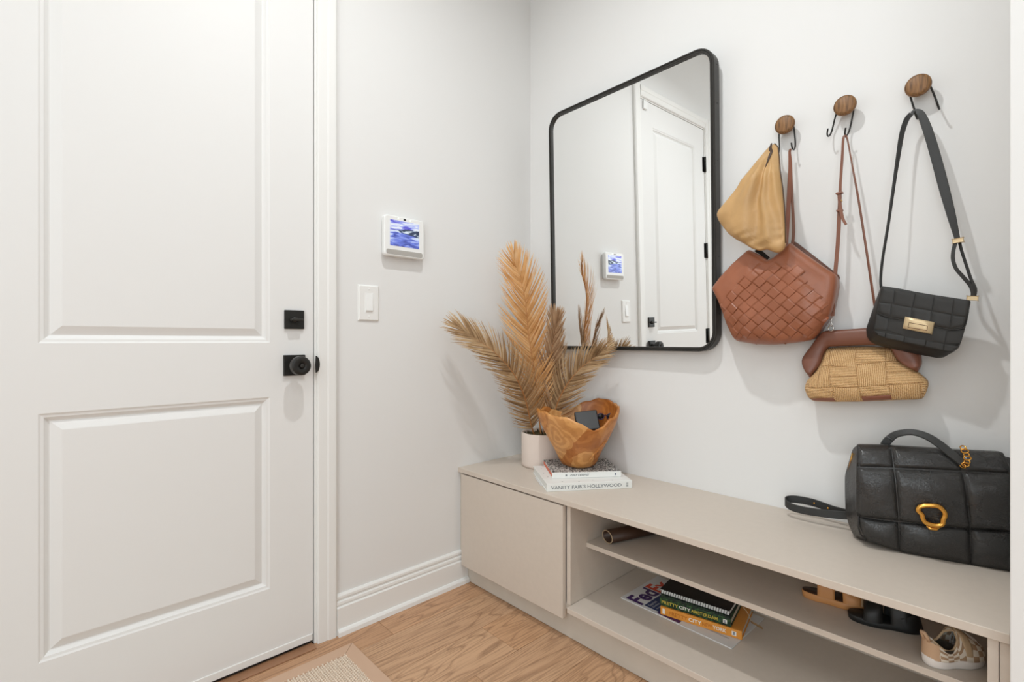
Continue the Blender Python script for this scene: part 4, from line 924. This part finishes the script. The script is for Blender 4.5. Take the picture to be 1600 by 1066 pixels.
for h_, r_ in prof[::-1][:-2]:
    for k in range(n):
        az = -180 + 360 * k / n; th_ = vd + R(az); H = rimh(az); wob = 1 + .035 * math.sin(3 * R(az) + 1) + .02 * math.sin(5 * R(az) + 2) - (.05 * math.exp(-((az - 25) / 22) ** 2) * h_)
        rr_ = r_ * wob - .0085
        vs.append(bc + Vector((math.cos(th_) * rr_, math.sin(th_) * rr_, H * h_ - (.001 if h_ > .9 else 0) + .006 * (1 - h_))))
tot = m1 + len(prof) - 2
for i in range(tot - 1):
    for k in range(n): fs.append((i * n + k, i * n + (k + 1) % n, i * n + n + (k + 1) % n, i * n + n + k))
fs += [tuple(range(n))[::-1], tuple((tot - 1) * n + k for k in range(n))]
mk('body', vs, fs, M['bowl'], t, True)
# knotty ridges on the right front of the bowl
rv_ = []
for kk, (az, h0, h1, rr_) in enumerate([(34, .16, .42, .0045), (40, .22, .52, .004), (46, .30, .56, .0045), (30, .20, .34, .0035), (52, .48, .60, .004)]):
    pts = []
    for s in np.linspace(0, 1, 9):
        h_ = h0 + (h1 - h0) * s; a_ = az + 3 * math.sin(s * 7 + kk); r_ = float(np.interp(h_, [p[0] for p in prof], [p[1] for p in prof])); wob = 1 + .035 * math.sin(3 * R(a_) + 1) + .02 * math.sin(5 * R(a_) + 2) - (.05 * math.exp(-((a_ - 25) / 22) ** 2) * h_)
        pts.append(bc + Vector((math.cos(vd + R(a_)) * r_ * wob, math.sin(vd + R(a_)) * r_ * wob, rimh(a_) * h_)))
    tube('knot_ridge', pts, [rr_ * math.sin(math.pi * (.12 + .76 * s)) for s in np.linspace(0, 1, 9)], M['bowl'], t, 7)
# things in the bowl
def in_bowl(px, py, dist): return CAM + ray(px, py) * dist
zb = bc.z + .115
w0 = PZ(918, 657, bc.z + .150)
t = empty('wallet', w0, 'black leather wallet lying inside the wooden bowl', 'wallet')
U_ = Vector((.70, .68, .12)).normalized(); V_ = Vector((-.45, .40, .80)).normalized(); V_ = (V_ - U_ * V_.dot(U_)).normalized(); W_ = U_.cross(V_)
obox('outer_cover', w0, U_, V_, W_, (-.045, .040, -.045, .035, -.012, .012), M['black_cover'], t, .004)
obox('fold_seam', w0, U_, V_, W_, (-.044, .039, .031, .0365, -.003, .003), M['black_cover'], t, .001)
s0 = PZ(946, 651, bc.z + .165)
t = empty('sunglasses', s0, 'dark purple sunglasses resting inside the bowl behind its right rim', 'sunglasses')
for k, dx in enumerate((-.018, .018)):
    c_ = s0 + Vector((dx * .7, dx * .7, 0)); tube('rim', [c_ + Vector((.013 * math.cos(a) * .7, .013 * math.cos(a) * .7, .011 * math.sin(a))) for a in np.linspace(0, 2 * math.pi, 17)[:-1]], .002, M['plum'], t, 6, True)
    lathe('lens', [(.0125, -.0006), (.0125, .0006), (0, .0008)], c_, M['black_cover'], t, 18, (.7, -.7, 0))
tube('bridge', [s0 + Vector((-.004, -.004, .003)), s0 + Vector((0, 0, .005)), s0 + Vector((.004, .004, .003))], .0018, M['plum'], t, 6)
for sg in (-1, 1): tube('temple', [s0 + Vector((sg * .022, sg * .022, .004)), s0 + Vector((sg * .022 - .02, sg * .022 + .022, -.004)), s0 + Vector((sg * .02 - .032, sg * .02 + .03, -.022))], .0016, M['plum'], t, 6)
#SPLIT2

# ---- large black bag at the right end of the bench
bo = Vector((1.249, -0.168, BT)); G = Frame(bo, (math.cos(R(16)), math.sin(R(16)), 0), Zv)
t = empty('satchel', G.w(.13, 0, -.045), 'large black quilted leather bag with gold ring clasp standing on the bench', 'handbag')
z = zpx(1200, 650, 4)
def lean(w_): return -.050 * np.clip((np.asarray(w_, float) - .165) / .09, 0, 1.3) ** 1.5 - .012 * np.clip((.05 - np.asarray(w_, float)) / .05, 0, 1) ** 2
def GP(p, e=0.0):
    w_ = .12
    for _ in range(6): u, w_ = G.px(*z(p), float(lean(w_)) + e)
    return (u, w_)
gback = [(560, 190), (535, 214), (510, 300), (488, 372), (488, 480), (492, 600), (512, 680), (540, 742), (600, 790), (820, 850), (1260, 925), (1500, 950), (1515, 940), (1515, 600), (1515, 280), (1490, 262), (1200, 215), (900, 195)]
gfrnt = [(575, 192), (560, 205), (553, 300), (552, 400), (552, 500), (555, 600), (562, 690), (588, 752), (640, 795), (830, 855), (1265, 944), (1500, 982), (1535, 970), (1540, 720), (1530, 330), (1500, 270), (1200, 225), (900, 205)]
n = 126; L = []
for pts, v, inn in ((gback, -.088, .93), (gback, -.080, 1.0), (gback, -.055, 1.02), (gfrnt, None, 1.0)):
    q = np.array([(G.px(*z(p), v) if v is not None else GP(p, -.006)) for p in pts]); m_ = len(q); ts = np.linspace(0, m_, n, endpoint=False); i0 = ts.astype(int); f_ = (ts - i0)[:, None]
    q = smooth_closed(q[i0 % m_] * (1 - f_) + q[(i0 + 1) % m_] * f_, 3); q = q.mean(0) + (q - q.mean(0)) * inn
    L.append((q, np.full(n, v) if v is not None else lean(q[:, 1]) - .014))
FQ = L[-1][0]; cg = FQ.mean(0)
for f_, e_ in ((.985, -.008), (.96, -.004), (.9, -.001), (.75, .001), (.5, .002), (.25, .002)):
    q = cg + (FQ - cg) * f_; L.append((q, lean(q[:, 1]) + e_))
def clampG(p): return Vector((min(p.x, 1.511), min(p.y, -.004), max(p.z, BT + .0005)))
vs = [clampG(G.w(a[0], a[1], float(b))) for q, v in L for a, b in zip(q, v)]
fs = [(i * n + k, i * n + (k + 1) % n, i * n + n + (k + 1) % n, i * n + n + k) for i in range(len(L) - 1) for k in range(n)] + [tuple(range(n))[::-1], tuple((len(L) - 1) * n + k for k in range(n))]
mk('body', vs, fs, M['black_gloss'], t, True)
def gclamp(o_):
    w_ = wloc(o_)
    for v in o_.data.vertices:
        p = v.co + w_; q = clampG(p)
        if (q - p).length > 1e-6: v.co = q - w_
# lower panels
low = lambda q: lean(np.atleast_2d(q)[:, 1]) + .001
for q in ([(572, 640), (815, 668), (817, 848), (600, 772)], [(823, 668), (1263, 710), (1263, 938), (824, 852)], [(1269, 710), (1530, 725), (1530, 975), (1270, 942)]):
    gclamp(patch('quilted_panel', G, [GP(p, .006) for p in q], low, .0025, M['black_gloss'], t, 12, 10, .010, bulge=.006))
tube('side_piping', [clampG(G.w(*GP(p, -.004), float(lean(GP(p)[1])) - .004)) for p in [(566, 590), (566, 640), (562, 690), (575, 735), (610, 778)]], .0022, M['black_gloss'], t, 8)
# flap
flo = [(553, 182), (700, 184), (900, 196), (1200, 215), (1478, 228), (1505, 300), (1535, 340), (1540, 600), (1535, 726), (1400, 720), (1265, 712), (1100, 700), (980, 688), (830, 664), (680, 648), (600, 640), (572, 628), (548, 600), (548, 400), (550, 250)]
FL = [GP(p, .012) for p in flo]
PG, surfG = pad('flap', G, FL, -.012, lambda q, d: lean(q[:, 1]) + .004 + .008 * np.sqrt(np.clip(1 - (1 - np.clip(d / .008, 0, 1)) ** 2, 0, 1)), M['black_gloss'], t, n=150, sm=1, back_inset=.99)
bk = bpy.data.objects['flap' if 'flap.001' not in bpy.data.objects else 'flap.001']
w_ = wloc(bk); m_ = len(bk.data.vertices)
for v in bk.data.vertices[m_ - 151:]:       # the flap's back follows its front
    q = (v.co + w_ - G.o); zz = q.dot(G.W); v.co = v.co + G.N * (float(lean(zz)) + .014 - .012)
gclamp(bk)
for q in ([(556, 190), (768, 192), (783, 322), (556, 316)], [(776, 192), (1196, 218), (1211, 342), (791, 323)], [(1202, 219), (1474, 234), (1522, 358), (1217, 343)],
          [(556, 326), (784, 332), (817, 656), (556, 628)], [(792, 333), (1212, 352), (1264, 706), (825, 660)], [(1219, 353), (1530, 368), (1532, 722), (1271, 708)]):
    gclamp(patch('quilted_panel', G, [GP(p, .014) for p in q], surfG, .0022, M['black_gloss'], t, 14, 14, .009, bulge=.0045))
# gold ring clasp
cpts = catmull([(947, 570), (990, 561), (1062, 566), (1100, 598), (1106, 625), (1096, 650), (1088, 680), (1048, 686), (990, 670), (969, 645), (962, 618), (938, 592), (947, 570)], 60)[:-1]
tube('gold_ring', [G.w(*GP(tuple(p), .028), .027 + float(lean(GP(tuple(p), .028)[1]))) for p in cpts], .0052, M['gold2'], t, 10, True)
lp = [G.w(*GP(p, .022), .022) for p in [(990, 684), (1012, 702), (1050, 708), (1078, 694)]]
tube('clasp_bracket', lp, [.002, .004, .004, .002], M['gold2'], t, 8)
# handle and chain
hp_ = [(1381, 699, -.062, .018), (1386, 690, -.060, .018), (1400, 679, -.055, .017), (1424, 675.5, -.046, .016), (1448, 682, -.036, .018), (1470, 696, -.024, .019), (1488, 711, -.012, .018), (1502, 722, -.004, .016), (1508, 727, .000, .012)]
HQ = catmull([(*G.px(a, b, v), v, w_) for a, b, v, w_ in hp_], 50)
pts = [G.w(a[0], a[1], a[2]) for a in HQ]
ribbon('handle', pts, [a[3] for a in HQ], [tuple((G.N * .80 + Vector((0, 0, .6)) * (1 if i > 8 else .3)).normalized()) for i in range(50)], .005, M['black_strap'], t)
cpx = [(1505, 700), (1507.5, 705), (1510, 710.5), (1511.5, 716), (1511, 721.5), (1508.5, 726), (1504.5, 728)]
for i, (a, b) in enumerate(cpx):
    c_ = G.w(*G.px(a, b, .012 - .002 * i), .012 - .002 * i); s_u, s_w = (.0062, .0045)
    ax = G.U if i % 2 else (G.U * .6 + G.N * .8); tube('chain_link', [c_ + ax * (s_u * math.cos(q_)) + G.W * (s_w * math.sin(q_)) for q_ in np.linspace(0, 2 * math.pi, 15)[:-1]], .0014, M['gold2'], t, 6, True)
# strap loop lying to the left
sp = [(1326, 806, -.070), (1300, 804, -.074), (1262, 799, -.078), (1238, 793, -.076), (1228, 786, -.066), (1230, 781, -.052), (1245, 780.5, -.042), (1272, 786, -.036), (1300, 796, -.036), (1326, 803, -.040)]
SQ = catmull([tuple(PB(a, b, y)) for a, b, y in sp], 60); SQ[:, 2] = np.maximum(SQ[:, 2], BT + .0115); SP = [Vector(p) for p in SQ]; nn = []
for i in range(60):
    td = (SP[min(i + 1, 59)] - SP[max(i - 1, 0)]).normalized(); nn.append(tuple(td.cross(Vector((0, .0, 1))).normalized()))
so = ribbon('shoulder_strap', SP, .021, nn, .0032, M['black_strap'], t)
for i in (46, 51): lathe('stud', [(.0028, 0), (.0022, .0015), (0, .0018)], SP[i] + Vector((0, -.0018, 0)), M['gold2'], so, 12, (0, -1, 0))
tube('zip_pull', [G.w(*G.px(1332, 708, -.05), -.05), G.w(*G.px(1329, 720, -.05), -.05), G.w(*G.px(1325, 736, -.05), -.05)], .0012, M['gold2'], t, 6)

# ================================================================== ON THE SHELF
SZ = 0.292
# rolled leather
t = empty('rolled_leather', (.62, -.17, SZ), 'dark brown rolled leather piece with a pale rim at the left end of the shelf', 'roll')
a0_, b0_ = Vector((.600, -.262, SZ + .0205)), Vector((.668, -.060, SZ + .0205)); td = (b0_ - a0_).normalized(); sd = td.cross(Zv).normalized()
def etube(name, rx, rz, p, q, th, mat):
    vs = []; n = 32
    for c_, r1 in ((p, 1), (q, 1)):
        for rr_ in (0, th):
            for k in range(n): a = 2 * math.pi * k / n; vs.append(c_ + sd * ((rx - rr_) * math.cos(a)) + Zv * ((rz - rr_) * math.sin(a)))
    fs = []
    for k in range(n):
        m_ = (k + 1) % n; fs += [(k, m_, 2 * n + m_, 2 * n + k), (n + m_, n + k, 3 * n + k, 3 * n + m_), (k, n + k, n + m_, m_), (2 * n + k, 2 * n + m_, 3 * n + m_, 3 * n + k)]
    return mk(name, vs, fs, mat, t, True)
etube('rolled_sheet', .027, .020, a0_, b0_, .003, M['darkbrown'])
tube('rim', [a0_ - td * .0005 + sd * (.0258 * math.cos(a)) + Zv * (.0188 * math.sin(a)) for a in np.linspace(0, 2 * math.pi, 33)[:-1]], .0014, M['beige_strap'], t, 6, True)

def sole_pts(Ln, Wd, n=48, toe=1.0):
    out = []
    for k in range(n):
        a = 2 * math.pi * k / n; c_, s = math.cos(a), math.sin(a); x = (c_ * .5 + .5)
        wx = Wd * .5 * (.80 + .26 * x ** 1.2 - .16 * math.exp(-((x - .38) / .16) ** 2)) * toe
        out.append((x * Ln, math.copysign(abs(s) ** .75, s) * wx))
    return out
def sole(name, fr0, Ln, Wd, z0_, z1_, mat, par, grow=.0, toe=1.0, rim=.002):
    P = sole_pts(Ln, Wd, toe=toe); n = len(P); vs = []
    for zz, g_ in ((z0_, -rim), (z0_ + rim, 0), (z1_ - rim, grow), (z1_, grow - rim)):
        for x, y in P: c_ = Ln / 2; l_ = math.hypot(x - c_, y) + 1e-6; vs.append(fr0(x + (x - c_) / l_ * g_, y + y / l_ * g_, zz))
    fs = [(i * n + k, i * n + (k + 1) % n, i * n + n + (k + 1) % n, i * n + n + k) for i in range(3) for k in range(n)] + [tuple(range(n))[::-1], tuple(3 * n + k for k in range(n))]
    return mk(name, vs, fs, mat, par, True)
def band(name, fr0, Ln, Wd, t0, t1, h0, h1, z0_, mat, par, thick=.0025, toe=1.0, skew=0.0):
    """strap arching over the foot between length fractions t0 and t1"""
    vs = []; ns, nl_ = 16, 5
    for lay in (0, 1):
        for i in range(nl_ + 1):
            f_ = i / nl_
            for k in range(ns + 1):
                a = math.pi * k / ns; tt = t0 + (t1 - t0) * f_ + skew * (k / ns - .5); x = tt * Ln
                hw = Wd * .5 * toe * (.80 + .26 * tt ** 1.2 - .16 * math.exp(-((tt - .38) / .16) ** 2)) * math.sqrt(max(.05, 1 - (2 * tt - 1) ** 4)); h = (h0 + (h1 - h0) * f_)
                e_ = (thick if lay else 0) * (.4 if i in (0, nl_) else 1)
                vs.append(fr0(x, (hw - .001 + e_) * math.cos(a), z0_ + (h + e_) * math.sin(a) ** .8))
    m_ = (nl_ + 1) * (ns + 1); fs = []
    for i in range(nl_):
        for k in range(ns):
            a = i * (ns + 1) + k; b = a + ns + 1; fs += [(a, a + 1, b + 1, b), (m_ + a, m_ + b, m_ + b + 1, m_ + a + 1)]
    for k in range(ns): fs += [(k, m_ + k, m_ + k + 1, k + 1), (nl_ * (ns + 1) + k, nl_ * (ns + 1) + k + 1, m_ + nl_ * (ns + 1) + k + 1, m_ + nl_ * (ns + 1) + k)]
    return mk(name, vs, fs, mat, par, True)
def local(ox, oy, ang_, oz=SZ):
    c_, s = math.cos(R(ang_)), math.sin(R(ang_))
    return lambda x, y, z_: Vector((ox + c_ * x - s * y, oy + s * x + c_ * y, oz + z_))
def heel_cup(name, fr0, Wd, z0_, h, reach, mat, par, th=.003):
    vs = []; n = 20
    for lay in (0, 1):
        for j in range(5):
            for k in range(n + 1):
                a = R(90 + 180 * k / n); rr_ = Wd * .41 + (th if lay else 0); hh = h * (.55 + .45 * math.sin(math.pi * k / n) ** 1.2) * j / 4
                x = reach + math.cos(a) * (reach + (th if lay else 0)) ; vs.append(fr0(x + .004 + .002 * j, rr_ * math.sin(a) * (1 - .03 * j), z0_ + hh))
    m_ = 5 * (n + 1); fs = []
    for j in range(4):
        for k in range(n): a = j * (n + 1) + k; b = a + n + 1; fs += [(a, a + 1, b + 1, b), (m_ + a, m_ + b, m_ + b + 1, m_ + a + 1)]
    for k in range(n): a = 4 * (n + 1) + k; fs.append((a, a + 1, m_ + a + 1, m_ + a))
    return mk(name, vs, fs, mat, par, True)
# tan sandal, black sandal
f1 = local(1.134, -.171, 13); t = empty('sandal', f1(.065, 0, 0), 'small tan closed-strap sandal on the upper shelf, left of the black one', 'shoe')
sole('sole', f1, .138, .056, .0003, .017, M['ochre'], t, .0015)
sole('footbed', f1, .134, .052, .0172, .019, M['darkbrown'], t, 0)
band('front_strap', f1, .138, .056, .60, .88, .034, .020, .017, M['ochre'], t, skew=.05)
band('instep_strap', f1, .138, .056, .24, .50, .046, .042, .017, M['ochre'], t)
band('toe_trim', f1, .138, .056, .885, .92, .0205, .0185, .017, M['beige_strap'], t)
f2 = local(1.370, -.163, 197); t = empty('sandal', f2(.065, 0, 0), 'small black puffy-strapped sandal on the upper shelf beside the checkered shoe', 'shoe')
sole('sole', f2, .136, .058, .0003, .015, M['black_rubber'], t, .0015)
heel_cup('heel_counter', f2, .058, .015, .034, .030, M['black_rubber'], t, .005)
band('instep_strap', f2, .136, .058, .20, .46, .050, .042, .014, M['black_rubber'], t, .006, skew=.05)
band('front_strap', f2, .136, .058, .52, .78, .038, .026, .014, M['black_rubber'], t, .006, skew=-.06)
# checkered toddler sneaker
f3 = local(1.391, -.2945, 54); SL, SW = .120, .062
t = empty('sneaker', f3(.06, 0, 0), 'small beige and white checkered slip-on sneaker at the right end of the shelf', 'shoe')
sole('sole', f3, SL, SW, .0003, .0215, M['rubber_white'], t, .002, rim=.003)
vs = []; uv = []; fs = []; nt_, ns = 26, 24
def upW(tt): return SW * .5 * (.80 + .26 * tt ** 1.2 - .16 * math.exp(-((tt - .38) / .16) ** 2)) * max(.06, 1 - abs(2 * tt - 1) ** 3.4) ** .5
def upH(tt): return float(np.interp(tt, [0, .06, .2, .35, .5, .62, .8, .93, 1], [.036, .040, .032, .030, .048, .046, .034, .024, .010]))
rows = []
for i in range(nt_ + 1):
    tt = i / nt_; hh = upH(tt); wd_ = upW(tt)
    op = 0.0
    if tt < .50: op = math.sqrt(max(0, 1 - ((tt - .27) / .235) ** 2)) * 1.0   # ankle opening half-angle
    for k in range(ns + 1):
        f_ = k / ns; a = math.pi * f_
        if op > 0:
            gap_ = op * math.pi * .30; a = (math.pi / 2 - gap_) * (f_ * 2) if f_ <= .5 else math.pi / 2 + gap_ + (math.pi / 2 - gap_) * (f_ * 2 - 1)
        cx_ = math.copysign(abs(math.cos(a)) ** .75, math.cos(a)); sz_ = math.sin(a) ** .85
        vs.append(f3(tt * SL * .985 + .001 + (.004 * sz_ if tt < .06 else 0), wd_ * cx_ * (1 - .12 * sz_), .017 + hh * sz_)); uv.append((tt * SL / .0125 + 20, (f_ if f_ <= .5 else 1 - f_) * 2 * .05 / .0088 + 20.3))
for i in range(nt_):
    for k in range(ns):
        tm = (i + .5) / nt_
        if k in (ns // 2 - 1, ns // 2) and .045 < tm < .50 and (k == ns // 2 - 1 or True):
            if k == ns // 2 or k == ns // 2 - 1:
                pass
        a = i * (ns + 1) + k; fs.append((a, a + ns + 1, a + ns + 2, a + 1))
# take the opening out: faces that bridge the two sides of the collar
keepf = []
for f_ in fs:
    c_ = [vs[q] for q in f_]; d_ = max((c_[0] - c_[3]).length, (c_[1] - c_[2]).length)
    keepf.append(f_)
uo = mk('upper', vs, [f_ for f_ in keepf], M['checker'], t, True, uv=uv)
bmx = bmesh.new(); bmx.from_mesh(uo.data); bmx.faces.ensure_lookup_table()
kill = [bmx.faces[i * ns + k] for i in range(nt_) for k in (ns // 2,) if .05 < (i + .5) / nt_ < .49]
bmesh.ops.delete(bmx, geom=kill, context='FACES'); bmx.to_mesh(uo.data); bmx.free()
so_ = uo.modifiers.new('thickness', 'SOLIDIFY'); so_.thickness = .0016; so_.offset = -1
col_ = []
for sgn in (0, 1):
    rng_ = [i for i in range(nt_ + 1) if .04 < i / nt_ < .51]; rng_ = rng_ if sgn == 0 else rng_[::-1]
    for i in rng_: col_.append(vs[i * (ns + 1) + ns // 2 + sgn])
tube('collar', col_, .0022, M['beige_strap'], t, 8, True)
sole('insole', lambda x, y, z_: f3(x * .86 + .009, y * .8, z_), SL, SW * .9, .0195, .022, M['lining'], t)
lin_v = []; m_ = 12
for j in range(5):
    for k in range(24):
        a = 2 * math.pi * k / 24; lin_v.append(f3(.032 + .026 * math.cos(a), .0215 * math.sin(a), .022 + .0065 * j * (1 if True else 0) * (upH(.27) / .05)))
mk('lining', lin_v, [(j * 24 + k, j * 24 + (k + 1) % 24, j * 24 + 24 + (k + 1) % 24, j * 24 + 24 + k) for j in range(4) for k in range(24)], M['lining'], t, True)
# heel patch, heel tab, ankle strap, laces
hv = []; hf = []
for j in range(7):
    for k in range(15):
        a = R(112 + 136 * k / 14); zz = j / 6; hv.append(f3(.0185 + math.cos(a) * (.0195 - .001 * zz), .0205 * math.sin(a) * (1 - .06 * zz), .017 + .036 * zz * (1 - .18 * abs(k - 7) / 7)))
mk('heel_patch', hv, [(j * 15 + k, j * 15 + k + 1, j * 15 + 16 + k, j * 15 + 15 + k) for j in range(6) for k in range(14)], M['tan_fabric'], t, True)
tube('heel_tab', [f3(.002, .005, .050), f3(-.003, .005, .060), f3(-.006, .003, .066), f3(-.006, -.003, .066), f3(-.003, -.005, .060), f3(.002, -.005, .050)], .0034, M['tan_fabric'], t, 8)
band('ankle_strap', f3, SL, SW, .50, .64, .052, .047, .017, M['beige_strap'], t, .002)
for q_ in (.70, .76, .82): band('lace', f3, SL, SW * .9, q_, q_ + .025, upH(q_) + .003, upH(q_ + .02) + .002, .017, M['rubber_white'], t, .0015)

# ================================================================== ON THE DECK BELOW
DZ = 0.118
t = empty('mailing_envelope', (.81, -.125, DZ), 'flat white card envelope with purple and orange-red lettering under the books', 'envelope')
E0 = Vector((.632, -.236, DZ + .0003)); EU = Vector((math.cos(R(-1.5)), math.sin(R(-1.5)), 0)); EV = Vector((-EU.y, EU.x, 0))
obox('card', E0, EU, EV, Zv, (0, .355, 0, .216, 0, .0032), M['env'], t, .0008)
zt3 = E0 + Zv * .0033
def sheet(name, u0, u1, v0, v1, mat, e=0.0): return obox(name, zt3, EU, EV, Zv, (u0, u1, v0, v1, e, e + .0003), mat, t, 0)
text('Fed', .056, .104, zt3 + EU * .071 + EV * .008, EV, -EU, M['purple_ink'], t, bold=.03)
text('Ex', .056, .072, zt3 + EU * .071 + EV * .116, EV, -EU, M['red_ink'], t, bold=.03)
sheet('blue_field', .078, .128, .014, .200, M['navy_ink'])
for k in range(3): text(('Express', 'Envelope', 'For documents only')[k] if k < 2 else 'documents', (.009, .007, .006)[k], None, zt3 + EU * (.094 + .012 * k) + EV * .022 + Zv * .0004, EV, -EU, M['envgrey'], t)
sheet('purple_field', .128, .200, .004, .200, M['purple_ink']); sheet('grey_band', .232, .330, .034, .040, M['envgrey'])

def spine_text(parts, O, U, Ns, u0, u1, h, zc, t):
    tot = sum(len(p[0]) for p in parts); u = u0
    for s_t, m_ in parts:
        w_ = (u1 - u0) * len(s_t) / tot; text(s_t, h, w_ * .95, O + U * u + Ns * .0013 + Zv * zc, U, Zv, M[m_], t); u += w_
def emblem(O, U, Ns, u, zc, s_, t):
    e_ = obox('emblem', O + Ns * .0012, U, Ns, Zv, (u, u + s_, 0, .0003, zc, zc + s_), M['white_ink'], t, 0)
    for a, b, c_, d_ in ((.2, .8, .2, .32), (.2, .8, .68, .8), (.42, .58, .3, .7)): obox('emblem_mark', O + Ns * .0016, U, Ns, Zv, (u + a * s_, u + b * s_, 0, .0003, zc + c_ * s_, zc + d_ * s_), M['navy_ink'], e_, 0)
oz = DZ + .0040
p0 = PZ(1032, 959.5, oz); p1 = PZ(1159.5, 1000.5, oz); an = math.atan2(p1.y - p0.y, p1.x - p0.x); Lb = (p1 - p0).length
t, O, U, V = book('book', (p0.x, p0.y), an, Lb, .165, .0235, M['orange_cover'], 'orange-spined city guide book, PRETTYCITYNEWYORK, at the bottom of the shelf pile', oz, group=None)
spine_text([('PRETTY', 'orange_ink'), ('CITY', 'white_ink'), ('NEW', 'orange_ink'), ('YORK', 'white_ink')], O, U, -V, Lb * .115, Lb * .83, .0098, .0066, t); emblem(O, U, -V, Lb * .885, .006, .0115, t)
obox('ribbon_mark', O - V * .0012, U, -V, Zv, (Lb * .03, Lb * .06, 0, .0003, .004, .019), M['white_ink'], t, 0)
gz = oz + .0238
p0 = PZ(1031, 945, gz); p1 = PZ(1142.5, 980.5, gz); an = math.atan2(p1.y - p0.y, p1.x - p0.x); Lb = (p1 - p0).length
t, O, U, V = book('book', (p0.x, p0.y), an, Lb, .155, .0235, M['green_cover'], 'dark green city guide book, PRETTYCITYAMSTERDAM, between the orange book and the notebook', gz)
spine_text([('PRETTY', 'yellow_ink'), ('CITY', 'white_ink'), ('AMSTERDAM', 'yellow_ink')], O, U, -V, Lb * .03, Lb * .845, .0088, .0075, t); emblem(O, U, -V, Lb * .895, .0066, .0105, t)
nz_ = gz + .0240
p0 = PZ(1031, 927.5, nz_); p1 = PZ(1139.5, 963.5, nz_); an = math.atan2(p1.y - p0.y, p1.x - p0.x); Lb = (p1 - p0).length
U = Vector((math.cos(an), math.sin(an), 0)); V = Vector((-U.y, U.x, 0)); O = Vector((p0.x, p0.y, nz_))
t = empty('notebook', O + U * Lb / 2 + V * .06, 'black spiral-bound notebook with white pages, topmost of the pile on the lower shelf', 'notebook')
obox('back_cover', O, U, V, Zv, (0, Lb, .002, .135, 0, .0012), M['black_cover'], t, .0004)
obox('pages', O, U, V, Zv, (.002, Lb - .002, .003, .132, .0014, .0125), M['white_paper'], t, .0003)
obox('front_cover', O, U, V, Zv, (0, Lb, .002, .135, .0127, .0140), M['black_cover'], t, .0004)
nc = 27
for k in range(nc):
    u_ = .006 + (Lb - .012) * k / (nc - 1); cc_ = O + U * u_ + V * .0035 + Zv * .0068
    tube('coil_ring', [cc_ + V * (.0078 * math.cos(a)) + Zv * (.0090 * math.sin(a)) + U * (.0010 * math.sin(a)) for a in np.linspace(R(60), R(300), 12)], .0008, M['black_cover'], t, 5)
c0 = O + U * (Lb - .004) + V * .10 + Zv * .010
t = empty('bookmark', c0, 'thin pale cord bookmark with a gold tag hanging beside the book pile', 'bookmark')
e1 = PZ(1174, 972, DZ + .022); s1 = PZ(1160, 948, DZ + .066)
tube('cord', catmull([tuple(s1), tuple((s1 + e1) / 2 + Vector((.004, -.004, .006))), tuple(e1)], 12), .0011, M['beige_strap'], t, 5)
e2_ = PZ(1190, 981, DZ + .006); dd = (e2_ - e1).normalized(); sd_ = dd.cross(Zv).normalized(); nd_ = sd_.cross(dd)
obox('tag', e1, dd, sd_, nd_, (0, (e2_ - e1).length, -.006, .006, -.0008, .0008), M['gold'], t, .0006)
